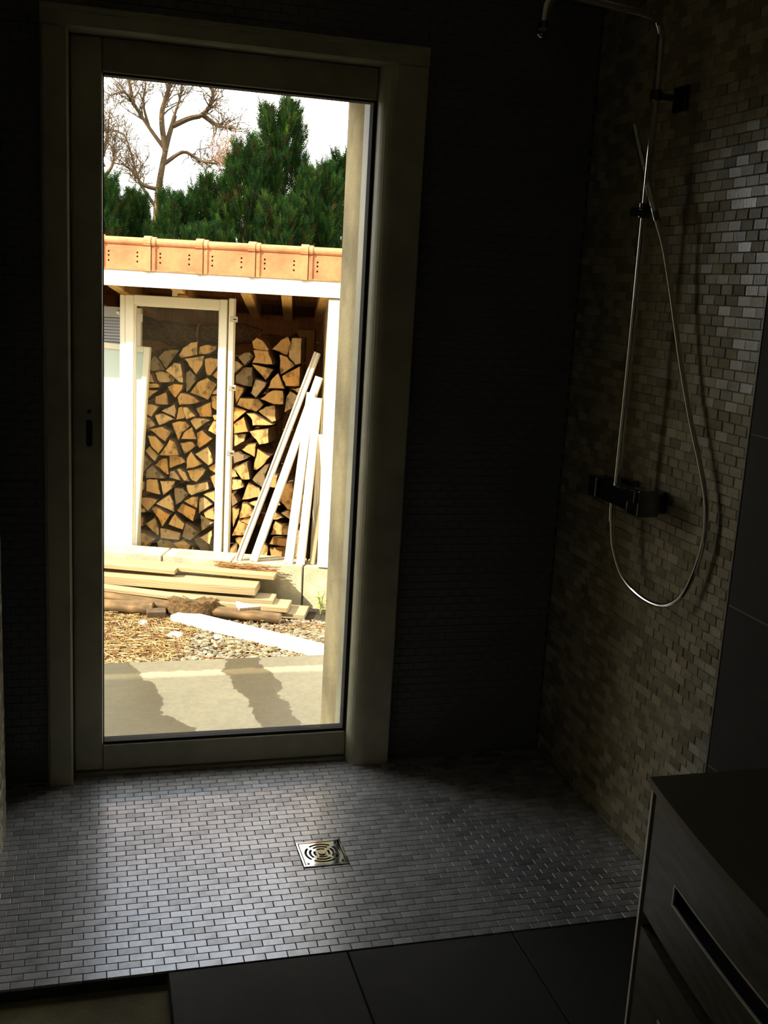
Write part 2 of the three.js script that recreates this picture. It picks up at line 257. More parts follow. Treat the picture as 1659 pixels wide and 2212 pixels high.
// ---------------------------------------------------------------- things in the shower room
const chrome = std({ color: lin(0.62, 0.62, 0.60), metalness: 1, roughness: 0.07 });
const darkChrome = std({ color: lin(0.14, 0.14, 0.145), metalness: 1, roughness: 0.12 });
{ // floor drain: square tray with a grate of three rings of slots and four diagonal spokes
  const t = tag(group('floor_drain'), 'square polished steel drain grate with ring slots let into the shower floor', 'drain'); t.position.set(0.616, 0, -0.4225); t.rotation.y = 0.01;
  const s = 0.0535, sh = new THREE.Shape([[-s, -s], [s, -s], [s, s], [-s, s]].map((p) => new THREE.Vector2(...p)));
  for (const [r0, r1] of [[0.0165, 0.0235], [0.0285, 0.0355], [0.0405, 0.0475]]) for (let q = 0; q < 4; q++) {
    const mid = q * Math.PI / 2, half = Math.PI / 4 - 0.0035 / r0 * 1.1, h = new THREE.Path();
    for (let i = 0; i <= 10; i++) { const a = mid - half + 2 * half * i / 10; i ? h.lineTo(r1 * Math.cos(a), r1 * Math.sin(a)) : h.moveTo(r1 * Math.cos(a), r1 * Math.sin(a)); }
    for (let i = 10; i >= 0; i--) { const a = mid - half + 2 * half * i / 10; h.lineTo(r0 * Math.cos(a), r0 * Math.sin(a)); }
    h.closePath(); sh.holes.push(h);
  }
  mesh('grate', uvMetres(new THREE.ExtrudeGeometry(sh, { depth: 0.003, bevelEnabled: true, bevelThickness: 0.0008, bevelSize: 0.0008, bevelSegments: 1, curveSegments: 8 }).rotateX(-Math.PI / 2).translate(0, -0.001, 0)), chrome, t);
  const o = 0.0605, i = 0.0565;
  mesh('tray_rim', merge([boxAt(-o, o, -0.02, 0.0035, -o, -i), boxAt(-o, o, -0.02, 0.0035, i, o), boxAt(-o, -i, -0.02, 0.0035, -i, i), boxAt(i, o, -0.02, 0.0035, -i, i)]), chrome, t);
  mesh('tray', boxAt(-o, o, -0.06, -0.022, -o, o), blackMat, t);
  const boss = mesh('boss', uvMetres(new THREE.CylinderGeometry(0.0105, 0.0115, 0.003, 20).translate(0, 0.004, 0)), chrome, t);
  for (const [a, b] of [[-1, 1], [1, 1], [1, -1]]) mesh('screw', new THREE.CylinderGeometry(0.0032, 0.0036, 0.002, 12).translate(a * 0.0465, 0.0036, b * 0.0465), darkChrome, t);
}
{ // shower column on the mosaic wall
  const t = tag(group('shower_set'), 'slim chrome shower set with square mixer and swan-neck arm on the mosaic wall', 'shower'); t.position.set(1.39, 0.995, -0.44);
  mesh('riser_pipe', tube([V(0, 0.02, 0), V(0, 0.4, 0), V(0, 0.8, -0.004), V(0, 1.12, -0.006), V(-0.004, 1.165, -0.006), V(-0.018, 1.187, -0.004), V(-0.04, 1.195, 0), V(-0.14, 1.199, 0.02), V(-0.26, 1.203, 0.04), V(-0.31, 1.200, 0.052), V(-0.335, 1.18, 0.056), V(-0.342, 1.13, 0.056)], 0.0095, 110, 12), chrome, t);
  mesh('arm_end', merge([uvMetres(new THREE.CylinderGeometry(0.012, 0.012, 0.018, 16).translate(-0.342, 1.128, 0.056)), uvMetres(new THREE.SphereGeometry(0.0155, 16, 12).translate(-0.342, 1.112, 0.056))]), darkChrome, t);
  const mx = mesh('mixer_body', box(0.05, 0.052, 0.17, 0.006).translate(0.005, -0.005, 0.02), darkChrome, t);
  mesh('control_knob', box(0.062, 0.07, 0.058, 0.005).translate(0.008, 0.0, 0.138), darkChrome, t);
  mesh('control_lever', box(0.012, 0.03, 0.055, 0.003).translate(-0.03, 0.016, 0.138), darkChrome, t);
  mesh('control_knob', box(0.058, 0.058, 0.05, 0.005).translate(0.006, -0.004, -0.10), darkChrome, t);
  for (const z of [-0.05, 0.10]) mesh('wall_flange', box(0.03, 0.06, 0.06, 0.004).translate(0.066, -0.004, z), darkChrome, t);
  mesh('hose_outlet', rod(V(0.015, -0.03, -0.04), V(0.015, -0.062, -0.04), 0.009, 14), chrome, t);
  const br = mesh('wall_bracket', box(0.012, 0.062, 0.062, 0.003).translate(0.0765, 1.015, -0.015), darkChrome, t);
  mesh('bracket_pin', rod(V(-0.004, 1.015, -0.006), V(0.075, 1.015, -0.012), 0.0085, 12), darkChrome, br);
  mesh('bracket_clamp', uvMetres(new THREE.CylinderGeometry(0.0145, 0.0145, 0.024, 16).translate(0, 1.015, -0.005)), darkChrome, br);
  const sl = mesh('hand_shower_holder', uvMetres(new THREE.CylinderGeometry(0.017, 0.017, 0.036, 18).translate(0, 0.735, -0.003)), darkChrome, t);
  mesh('holder_socket', rod(V(0.0, 0.735, 0.004), V(0.0, 0.737, 0.040), 0.0105, 14), darkChrome, sl);
  mesh('holder_knob', rod(V(-0.012, 0.732, -0.003), V(-0.036, 0.732, -0.003), 0.011, 14), darkChrome, sl);
}
{
  const t = tag(group('hand_shower'), 'thin stick-shaped hand shower leaning out of its holder on the riser', 'hand shower'); t.position.set(1.392, 1.735, -0.398);
  mesh('handle', rod(V(0, -0.015, 0.008), V(0, 0.11, -0.076), 0.0092, 14, 0.0085), chrome, t);
  mesh('spray_head', rod(V(0, 0.105, -0.0735), V(0, 0.214, -0.147), 0.0105, 14, 0.0085), chrome, t);
  mesh('hose_nut', rod(V(0, -0.034, 0.021), V(0, -0.012, 0.006), 0.0095, 12), darkChrome, t);
}
{
  const p = [[1.405, 0.934, -0.478], [1.406, 0.885, -0.470], [1.408, 0.838, -0.456], [1.415, 0.768, -0.40], [1.424, 0.737, -0.306], [1.434, 0.742, -0.216], [1.442, 0.784, -0.149], [1.448, 0.880, -0.104], [1.450, 0.966, -0.089], [1.450, 1.043, -0.103], [1.448, 1.126, -0.145], [1.444, 1.232, -0.206], [1.438, 1.363, -0.268], [1.424, 1.542, -0.332], [1.409, 1.644, -0.362], [1.392, 1.703, -0.378]];
  const h = tag(group('shower_hose'), 'long metal shower hose hanging in a loop below the mixer', 'hose'); h.position.set(1.405, 0.745, -0.29);
  mesh('hose', tube(p.map((q) => V(q[0] - 1.405, q[1] - 0.745, q[2] + 0.29)), 0.0068, 160, 10), chrome, h);
  mesh('hose_nut', rod(V(0.0, 0.16, -0.183), V(0.0, 0.196, -0.190), 0.0098, 12), chrome, h);
}
{ // bow-fronted drawer unit in the near corner
  const t = tag(group('vanity_unit'), 'dark bow-fronted vanity unit with two drawers in the near right corner', 'cabinet'); t.position.set(1.2, 0, 1.2);
  const wood = std({ color: lin(0.11, 0.102, 0.06), map: rep(woodA, 0.22, 1.1), roughness: 0.5 }), woodH = wood.clone(); woodH.map = rep(woodA, 0.5, 0.5); woodH.map.rotation = Math.PI / 2;
  const top = std({ color: lin(0.13, 0.125, 0.07), roughness: 0.6 }), lip = std({ color: lin(0.80, 0.77, 0.64), roughness: 0.4 });
  const xf = (z, o = 0) => -0.285 + 0.06 * ((0 - z) / 0.64) ** 2 + o;           // front line in plan, z measured from the middle
  const strip = (z0, z1, o0, o1) => { const a = [], b = []; for (let i = 0; i <= 18; i++) { const z = lerp(z0, z1, i / 18); a.push([xf(z, o0), z]); b.push([o1 === null ? 0.268 : xf(z, o1), z]); } return [...a, ...b.reverse()]; };
  mesh('worktop', upY(strip(-0.640, 0.64, 0, null), 0.664, 0.68), top, t);
  mesh('side_panel', upY(strip(-0.638, -0.630, 0.006, null), 0.14, 0.664), lip, t); mesh('side_panel', upY(strip(0.630, 0.638, 0.006, null), 0.14, 0.664), lip, t);  // panels paler than the carcass: door light on the edge put into the colour
  mesh('carcass', upY(strip(-0.629, 0.629, 0.05, null), 0.14, 0.664), std({ color: lin(0.22, 0.205, 0.16), roughness: 0.5 }), t);
  for (const y of [0.426, 0.166]) {
    const d = group('drawer', t), hi = y + 0.231, s0 = y + 0.087, s1 = y + 0.127;
    mesh('drawer_front', merge([upY(strip(-0.623, 0.623, 0.010, 0.035), y, s0), upY(strip(-0.623, 0.623, 0.010, 0.035), s1, hi), upY(strip(-0.623, -0.506, 0.010, 0.035), s0, s1), upY(strip(0.506, 0.623, 0.010, 0.035), s0, s1)]), woodH, d);
    mesh('finger_slot', upY(strip(-0.506, 0.506, 0.033, 0.046), s0 - 0.004, s1 + 0.004), blackMat, d);
    mesh('slot_liner', merge([upY(strip(-0.503, 0.503, 0.0125, 0.034), s0, s0 + 0.0012), upY(strip(-0.503, 0.503, 0.0125, 0.034), s1 - 0.0012, s1), upY(strip(-0.506, -0.5045, 0.0125, 0.034), s0, s1)]), blackMat, d);
    mesh('slot_lip', merge([upY(strip(-0.506, 0.506, 0.0085, 0.0122), s1 - 0.0026, s1), upY(strip(-0.506, 0.506, 0.0085, 0.0122), s0, s0 + 0.0026), upY(strip(-0.506, -0.5028, 0.0085, 0.0122), s0, s1)]), lip, d);
  }
  mesh('plinth', upY(strip(-0.60, 0.60, 0.10, null), 0.0, 0.14), blackMat, t);
}
// ---------------------------------------------------------------- outside: ground and terrace
const GY = -0.25, P0 = V(1.223, GY, -3.35), shedQ = new THREE.Quaternion().setFromAxisAngle(V(0, 1, 0), -TH);
const shedPoint = (x, y, z) => V(x, y, z).applyQuaternion(shedQ).add(P0);      // shed coordinates: x right, y up from the gravel, z towards the house
function place(o, x, y, z, turn = 0, pitch = 0, rollA = 0) { o.position.copy(shedPoint(x, y, z)); o.quaternion.copy(shedQ).multiply(new THREE.Quaternion().setFromEuler(new THREE.Euler(pitch, turn, rollA, 'YXZ'))); return o; }
// a plank from a to b (shed coordinates), width w in the direction nearest to side, thickness t
function aim(o, a, b, side) {
  const y = new THREE.Vector3().subVectors(b, a).normalize(), z = new THREE.Vector3().crossVectors(side, y).normalize(), x = new THREE.Vector3().crossVectors(y, z);
  const q = new THREE.Quaternion().setFromRotationMatrix(new THREE.Matrix4().makeBasis(x, y, z)), m = new THREE.Vector3().addVectors(a, b).multiplyScalar(0.5);
  o.position.copy(m.applyQuaternion(shedQ).add(P0)); o.quaternion.copy(shedQ).multiply(q); return o;
}
const soilTex = dataTex(1024, (u, v) => { const a = fbm(u, v, 8, 8, 201, 5), b = fbm(u, v, 120, 120, 205, 2), c = hash(Math.floor(u * 700), Math.floor(v * 700), 5), x = 0.30 + 0.45 * a + 0.38 * (b - 0.5) + 0.10 * (c - 0.5); return [x * 1.05, x * 0.90, x * 0.66]; });
const soilBump = dataTex(512, (u, v) => fbm(u, v, 60, 60, 209, 3), false);
structure(mesh('ground', boxAt(-40, 40, GY - 0.3, GY - 0.004, -60, -2.40), std({ color: lin(0.12, 0.11, 0.09), map: rep(soilTex, 1.6), bumpMap: rep(soilBump, 0.5), bumpScale: 0.012, roughness: 1 })));
// concrete terrace with water that has run across it
{
  const t = structure(group('terrace')), X0 = -0.6, X1 = 1.7, ZA = -2.51, ZB = -1.40;
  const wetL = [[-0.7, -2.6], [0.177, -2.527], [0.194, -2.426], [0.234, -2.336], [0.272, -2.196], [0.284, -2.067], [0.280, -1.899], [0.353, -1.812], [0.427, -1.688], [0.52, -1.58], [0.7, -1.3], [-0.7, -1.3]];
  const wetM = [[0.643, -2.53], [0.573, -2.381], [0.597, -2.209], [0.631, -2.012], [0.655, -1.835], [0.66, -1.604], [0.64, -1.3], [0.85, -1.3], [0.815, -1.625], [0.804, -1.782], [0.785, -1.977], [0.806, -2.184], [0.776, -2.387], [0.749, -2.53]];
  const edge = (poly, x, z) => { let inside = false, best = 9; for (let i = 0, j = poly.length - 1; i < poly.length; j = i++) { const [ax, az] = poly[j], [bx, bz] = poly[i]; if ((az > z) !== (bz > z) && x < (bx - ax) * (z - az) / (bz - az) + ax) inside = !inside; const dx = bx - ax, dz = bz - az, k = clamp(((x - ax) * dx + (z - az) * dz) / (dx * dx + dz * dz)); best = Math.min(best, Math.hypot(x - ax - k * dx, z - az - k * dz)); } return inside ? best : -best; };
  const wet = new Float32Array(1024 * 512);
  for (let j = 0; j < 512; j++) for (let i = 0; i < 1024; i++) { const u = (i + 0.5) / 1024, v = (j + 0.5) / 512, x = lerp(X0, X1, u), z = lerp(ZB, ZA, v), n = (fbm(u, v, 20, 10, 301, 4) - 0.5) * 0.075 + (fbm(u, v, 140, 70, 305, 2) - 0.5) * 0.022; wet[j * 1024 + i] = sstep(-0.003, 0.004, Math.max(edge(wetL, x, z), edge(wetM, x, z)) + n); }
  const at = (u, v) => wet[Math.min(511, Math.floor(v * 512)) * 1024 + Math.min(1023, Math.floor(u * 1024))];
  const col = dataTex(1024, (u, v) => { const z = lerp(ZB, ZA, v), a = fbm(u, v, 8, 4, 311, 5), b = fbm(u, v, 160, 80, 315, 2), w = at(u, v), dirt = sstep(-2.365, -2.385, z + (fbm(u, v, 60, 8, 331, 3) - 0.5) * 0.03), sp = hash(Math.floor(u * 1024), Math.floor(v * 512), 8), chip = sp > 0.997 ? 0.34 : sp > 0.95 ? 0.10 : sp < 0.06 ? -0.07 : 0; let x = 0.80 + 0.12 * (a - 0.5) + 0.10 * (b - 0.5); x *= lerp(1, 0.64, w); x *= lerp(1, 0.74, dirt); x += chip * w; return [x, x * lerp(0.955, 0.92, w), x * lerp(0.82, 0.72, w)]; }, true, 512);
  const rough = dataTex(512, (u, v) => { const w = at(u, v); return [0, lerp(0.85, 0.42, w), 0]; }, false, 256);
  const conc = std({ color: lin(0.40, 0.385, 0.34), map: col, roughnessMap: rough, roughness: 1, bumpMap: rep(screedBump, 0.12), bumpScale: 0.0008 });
  const g = new THREE.PlaneGeometry(X1 - X0, ZB - ZA).rotateX(-Math.PI / 2);           // u along x, v towards the garden
  conc.bumpMap = null;
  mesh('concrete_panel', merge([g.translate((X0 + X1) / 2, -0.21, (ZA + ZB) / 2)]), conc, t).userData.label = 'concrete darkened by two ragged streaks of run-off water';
  const plain = std({ color: lin(0.30, 0.28, 0.2), map: rep(screedTex, 0.5), roughness: 0.9 });
  mesh('slab_body', boxAt(X0, X1, -0.34, -0.2102, ZA, ZB), plain, t);
  mesh('concrete_panel', boxAt(-5, X0 - 0.006, -0.34, -0.21, ZA, ZB), plain, t);
  mesh('concrete_panel', boxAt(X1 + 0.006, 5, -0.34, -0.21, ZA, ZB), plain, t);
}

// ---------------------------------------------------------------- kerb and woodshed
const paleConcrete = std({ color: lin(1.0, 0.95, 0.80), map: rep(screedTex, 0.4), bumpMap: rep(screedBump, 0.1), bumpScale: 0.0015, roughness: 0.95 });
const whitePaint = std({ color: lin(0.80, 0.78, 0.72), roughness: 0.55 });
const rafterWood = std({ color: lin(0.90, 0.56, 0.19), map: rep(woodA, 0.12, 0.9), roughness: 0.75 });
const oldWood = std({ color: lin(0.44, 0.18, 0.055), map: rep(woodB, 0.14, 0.9), roughness: 0.9 });
const rawWood = std({ color: lin(0.50, 0.39, 0.22), map: rep(woodA, 0.13, 0.9), bumpMap: rep(woodA, 0.13, 0.9), bumpScale: 0.0006, roughness: 0.8 });
const greyWood = std({ color: lin(0.36, 0.29, 0.18), map: rep(woodB, 0.11, 0.7), bumpMap: rep(woodB, 0.11, 0.7), bumpScale: 0.001, roughness: 0.9 });
const whiteWood = std({ color: lin(0.82, 0.78, 0.68), map: rep(woodA, 0.2, 1.3), roughness: 0.6 });
const barkMat = std({ color: lin(0.30, 0.19, 0.10), map: rep(barkTex, 0.16), bumpMap: rep(barkBump, 0.16), bumpScale: 0.006, roughness: 1 });
{
  const k = tag(group('kerb'), 'low kerb of pale concrete blocks in front of the woodshed', 'kerb'); k.position.copy(P0); k.quaternion.copy(shedQ);
  for (const [a, b, y] of [[-2.4, -1.40, 0.236], [-1.396, -0.892, 0.235], [-0.886, -0.500, 0.235], [-0.497, -0.103, 0.234], [-0.096, 0.50, 0.233]]) mesh('concrete_block', boxAt(a, b, -0.02, y, -0.175, 0, 0.006), paleConcrete, k);
}
const shed = tag(group('woodshed'), 'low open-fronted woodshed with white fascia and terracotta verge tiles', 'shed');
shed.position.copy(P0); shed.quaternion.copy(shedQ);
{
  const clay = [0, 1, 2].map((i) => std({ color: lin(0.64, 0.25, 0.105).multiplyScalar(0.95 + 0.05 * i), map: rep(mottle, 0.6, 0.6, [0.3 * i, 0.2 * i]), roughness: 0.85 }));
  const claydark = std({ color: lin(0.30, 0.12, 0.05), roughness: 0.9 });
  mesh('fascia_board', boxAt(-2.8, 0.16, 1.683, 1.768, -0.012, 0.019, 0.002), whitePaint, shed);
  const prof = (o, y0) => { const p = [[0.008, y0], [0.020 + o, y0], [0.020 + o, 1.890]]; for (let i = 0; i <= 9; i++) { const a = -0.85 + i / 9 * 3.7; p.push([0.004 + (0.024 + o) * Math.cos(a), 1.911 + (0.024 + o) * Math.sin(a)]); } p.push([-0.006, 1.89], [0.008, 1.885]); return p; };
  const roll = []; for (let i = 0; i <= 10; i++) { const a = -1.0 + i / 10 * 3.9; roll.push([0.004 + 0.024 * Math.cos(a), 1.911 + 0.024 * Math.sin(a)]); } for (let i = 10; i >= 0; i--) { const a = -1.0 + i / 10 * 3.9; roll.push([0.004 + 0.012 * Math.cos(a), 1.911 + 0.012 * Math.sin(a)]); }
  const plate = new THREE.Shape([[0, 1.768], [0.236, 1.768], [0.236, 1.897], [0, 1.897]].map((q) => new THREE.Vector2(...q)));
  for (const x of [0.047, 0.2]) for (const y of [1.858, 1.838, 1.812]) { const h = new THREE.Path(); h.absarc(x, y, 0.0052, 0, Math.PI * 2, true); plate.holes.push(h); }
  const tile = merge([alongX(roll, 0, 0.275), uvMetres(new THREE.ExtrudeGeometry(plate, { depth: 0.008, bevelEnabled: false, curveSegments: 6 }).translate(0, 0, 0.012)), alongX(prof(0.010, 1.7665), 0.235, 0.2735), alongX(prof(0.006, 1.7665), 0.002, 0.022), boxAt(0.0, 0.236, 1.7665, 1.7745, 0.01, 0.0235), boxAt(0.224, 0.236, 1.7745, 1.784, 0.01, 0.023)]);
  for (let i = 0; i < 9; i++) { const m = mesh('verge_tile', tile, clay[(i * 2) % 3], shed); m.position.set(-0.958 - 0.275 + 0.275 * (i - 4), 0, 0); }
  mesh('verge_backing', boxAt(-2.8, 0.16, 1.768, 1.90, -0.012, 0.006), claydark, shed);
  // roof slopes away from the house
  const deck = boxAt(-2.8, 0.16, -0.012, 0.012, -1.95, -0.012).rotateX(-0.115).translate(0, 1.83, 0);
  mesh('roof_deck', deck, std({ color: lin(0.36, 0.17, 0.07), map: rep(woodB, 0.15, 0.8), roughness: 0.9 }), shed);
  const mid = boxAt(-2.8, 0.16, 0.012, 0.04, -1.95, -0.012).rotateX(-0.115).translate(0, 1.83, 0);
  mesh('roof_covering', mid, claydark, shed);
  for (const x of [-1.75, -1.45, -1.17, -0.83, -0.46, -0.245, -0.04]) { const r = mesh('rafter', boxAt(-0.028, 0.028, -0.055, 0.055, -1.66, -0.015), rafterWood, shed); r.position.set(x, 1.735, 0); r.rotation.set(-0.115, 0.161, 0, 'YXZ'); }
  for (const z of [-0.35, -0.62, -0.9, -1.2]) mesh('batten', boxAt(-2.75, 0.1, 0, 0.045, z - 0.02, z + 0.02).translate(0, 1.745 + 0.115 * z, 0), oldWood, shed);
  mesh('wall_plate', boxAt(-2.8, -0.24, 1.455, 1.53, -1.64, -1.56), oldWood, shed);
  for (let i = 0; i < 14; i++) mesh('back_plank', boxAt(-2.8, -0.22, 0.02 + i * 0.122, 0.135 + i * 0.122, -1.70 - 0.006 * (i % 2), -1.675), oldWood, shed);
  mesh('post', boxAt(-0.022, 0.10, 0.235, 1.676, -0.09, 0.008, 0.004), whitePaint, shed);
  mesh('post', boxAt(-2.75, -2.65, 0.235, 1.69, -0.09, -0.002, 0.004), whitePaint, shed);
  mesh('post', boxAt(-0.375, -0.262, 0.1, 1.46, -1.27, -1.2, 0.004), std({ color: lin(0.50, 0.26, 0.085), map: rep(woodB, 0.12, 0.8), roughness: 0.85 }), shed);
  mesh('post', boxAt(-0.45, -0.375, 0.05, 1.40, -0.78, -0.70, 0.008), barkMat, shed);
  const side = mesh('side_wall', boxAt(0, 0.09, 0, 1.70, -1.72, -0.05), std({ color: lin(0.80, 0.62, 0.38), map: rep(screedTex, 0.4), roughness: 0.95 }), shed); side.position.set(-0.022, 0, 0); side.rotation.y = 0.161;
  const left = mesh('side_wall', boxAt(-0.09, 0, 0, 1.70, -1.72, -0.05), oldWood, shed); left.position.set(-2.7, 0, 0); left.rotation.y = 0.161;
  mesh('floor_pad', boxAt(-2.75, 0.0, -0.05, 0.055, -1.7, -0.18), std({ color: lin(0.2, 0.17, 0.12), map: rep(soilTex, 1.2), roughness: 1 }), shed);
}

// ---------------------------------------------------------------- firewood: outlines (millimetres in shed coordinates) of the log ends that show
const logOutlines = [
[-1063,1284,-1023,1326,-979,1338,-933,1336,-1012,1220],[-942,1301,-917,1350,-872,1383,-825,1392,-827,1314,-926,1286],[-824,1317,-819,1362,-785,1375,-714,1374,-723,1347,-762,1320],[-907,1288,-784,1315,-795,1258,-834,1198,-857,1227],
[-786,1295,-756,1306,-694,1300,-693,1273,-747,1200,-769,1199,-783,1253],[-747,1200,-693,1258,-691,1167],[-1118,1226,-1103,1270,-1078,1301,-1050,1270,-1015,1214,-1096,1203],[-1084,1198,-1056,1210,-996,1200,-958,1172,-964,1147,-1055,1138],
[-1012,1214,-957,1266,-916,1263,-906,1215,-899,1148,-927,1152,-958,1178],[-897,1209,-872,1226,-837,1195,-834,1161,-892,1090],[-873,1092,-827,1159,-769,1190,-712,1151,-763,1054],[-995,1124,-958,1144,-899,1145,-904,1114,-947,1059],
[-938,1066,-920,1095,-851,1081,-800,1050,-819,1037,-928,1017],[-1073,1061,-1004,1093,-988,1017,-1069,1011],[-1149,1099,-1105,1102,-1045,1102,-1092,1062,-1148,1016],[-1134,1225,-1093,1200,-1064,1141,-1139,1136],
[-1139,1133,-1064,1141,-1039,1133,-1039,1113,-1142,1107],[-1154,981,-1132,1014,-1094,1019,-1038,1007,-1084,939],[-1034,980,-950,1028,-940,995,-946,945,-993,964],[-934,1005,-912,1018,-893,976,-889,946,-946,930],
[-903,1013,-878,1017,-821,962,-880,940],[-834,1008,-744,1051,-736,959,-811,957],[-745,1081,-695,1091,-693,989,-740,1017],[-733,1110,-697,1146,-695,1094,-739,1091],
[-1163,953,-1141,957,-1091,936,-1059,891,-1144,851,-1166,897],[-1069,953,-1018,968,-952,938,-1043,892],[-974,912,-933,927,-889,927,-863,901,-910,857,-931,809],[-870,931,-842,952,-786,952,-742,943,-832,875,-854,905],
[-1103,873,-1018,894,-964,863,-998,801],[-919,819,-901,861,-851,899,-844,874,-821,823],[-822,866,-788,887,-724,838,-758,805,-805,774,-818,796],[-753,883,-723,941,-695,946,-690,856],
[-733,974,-696,983,-695,946,-720,944],[-1172,837,-1121,843,-1124,777,-1143,745,-1178,745],[-1109,835,-1061,835,-1004,785,-1041,726,-1086,770],[-976,822,-941,805,-917,725,-1038,720,-991,789],
[-922,800,-846,812,-824,785,-895,730],[-1119,1299,-1110,1315,-1094,1300,-1100,1282,-1116,1281],[-1133,737,-1102,771,-1082,747,-1044,718,-1069,675],[-1174,722,-1136,728,-1085,668,-1145,588,-1167,634],
[-1078,652,-1034,697,-999,702,-986,602,-1001,598],[-993,721,-952,724,-908,712,-885,685,-976,641,-989,640],[-875,648,-873,717,-848,760,-813,715,-778,686,-815,667],[-829,742,-751,794,-729,755,-718,693,-746,675],
[-1126,573,-1123,624,-1085,655,-1004,581],[-979,590,-973,631,-945,636,-919,603,-906,576,-950,585],[-942,640,-923,651,-887,628,-855,570,-896,573,-919,603],[-881,638,-787,666,-761,649,-817,569,-848,580],
[-752,665,-696,704,-697,628,-742,647],[-877,555,-820,563,-744,584,-733,540,-841,491,-860,502],[-1183,502,-1173,538,-1154,574,-1125,554,-1128,509,-1182,460],[-1122,567,-1055,575,-1032,477,-1125,493],
[-1042,566,-944,570,-962,524,-1019,475],[-950,528,-895,532,-860,496,-904,448,-939,426],[-1060,427,-975,491,-948,439,-944,381],[-1176,435,-1141,460,-1086,461,-1044,451,-1070,417,-1108,372],
[-932,395,-897,445,-811,413,-828,335],[-891,459,-841,488,-799,491,-804,417],[-793,485,-764,493,-709,452,-797,385],[-774,505,-699,536,-700,460],
[-766,397,-703,437,-698,357,-755,366],[-1082,403,-1057,415,-960,373,-1014,289,-1037,342],[-979,311,-938,381,-876,321,-888,282],[-873,331,-786,276,-842,220,-894,239]];
logOutlines.push(
[-794,379,-749,363,-697,344,-782,277],[-1130,296,-1066,343,-1039,264,-1042,225],[-1033,284,-998,280,-904,261,-913,212,-1029,219],[-794,240,-716,294,-712,259,-726,200],
[-839,224,-801,243,-723,193,-693,137,-793,155],[-1158,242,-1126,248,-1052,214,-1125,147,-1177,172,-1181,227],[-1185,338,-1137,338,-1136,280,-1185,273],[-1185,405,-1127,390,-1121,365,-1185,360],
[-1058,188,-1035,209,-968,201,-922,155,-928,135,-1054,142],[-951,199,-881,221,-835,195,-870,133],[-1109,158,-1061,168,-1057,126,-1112,125],[-863,127,-829,189,-789,126],
[-741,613,-704,628,-696,552,-711,542],[-513,1410,-484,1436,-446,1420,-405,1369,-435,1349,-503,1369],[-503,1366,-411,1366,-381,1286,-507,1288,-489,1325],[-402,1369,-349,1429,-307,1452,-284,1409,-306,1339,-353,1357],
[-352,1348,-303,1336,-258,1285,-339,1231],[-298,1378,-283,1445,-225,1448,-225,1299,-258,1288,-300,1336],[-333,1226,-228,1290,-226,1172,-309,1167],[-588,1316,-545,1349,-515,1350,-496,1327,-543,1270],
[-513,1284,-380,1259,-427,1193],[-505,1115,-483,1201,-414,1184,-423,1160,-476,1089],[-413,1148,-390,1207,-352,1243,-312,1151],[-461,1084,-388,1140,-324,1141,-318,1060,-376,1056],
[-281,1153,-199,1174,-222,1130],[-319,1010,-307,1106,-287,1141,-224,1117,-244,1058],[-606,1212,-561,1260,-503,1267,-503,1149,-546,1152,-605,1163],[-612,1293,-590,1298,-553,1273,-607,1221],
[-608,1157,-549,1146,-551,1121,-593,1048],[-590,1042,-575,1086,-464,1087,-435,1055,-474,1007,-524,1019],[-468,1010,-425,1043,-370,1053,-357,962,-382,951],[-532,1000,-483,1003,-366,943,-493,928,-497,962],
[-608,1032,-527,1012,-606,939],[-605,930,-544,980,-511,890,-604,874],[-511,896,-396,922,-391,836,-449,819],[-607,868,-532,876,-543,829,-602,794],
[-559,781,-518,816,-470,826,-477,739],[-488,664,-466,797,-384,755,-440,683,-468,662],[-610,759,-578,767,-512,740,-525,726,-605,691],[-598,673,-515,717,-496,612,-547,608],
[-492,609,-415,701,-389,706,-413,643,-397,560,-413,549],[-609,604,-551,608,-533,560,-607,535],[-550,481,-511,594,-443,563,-428,506],[-607,522,-590,520,-563,470,-601,441],
[-610,662,-591,667,-567,623,-609,613],[-605,434,-556,434,-567,381,-595,310],[-554,375,-540,472,-508,471,-458,425,-470,398],[-508,467,-431,496,-452,432],
[-600,263,-560,368,-491,334,-515,276],[-550,356,-525,384,-463,395,-488,337],[-574,251,-519,269,-546,203],[-605,189,-560,229,-564,132,-607,129],
[-400,631,-365,656,-333,649,-346,570,-398,573],[-344,515,-302,599,-251,609,-238,513,-248,434,-277,445],[-378,378,-364,429,-295,391,-346,374],[-315,419,-270,442,-228,432,-232,376,-252,381],
[-375,279,-346,371,-306,351,-248,348,-249,289],[-374,230,-355,274,-245,276,-243,226],[-376,206,-249,223,-249,126,-364,140],[-423,243,-384,355,-379,289,-400,231],
[-443,134,-419,220,-383,222,-383,126],[-387,443,-350,511,-313,468,-361,439],[-223,637,-223,804,-169,808,-164,615],[-234,422,-216,547,-158,535,-157,355,-225,357],
[-231,330,-160,335,-155,140,-233,134]);
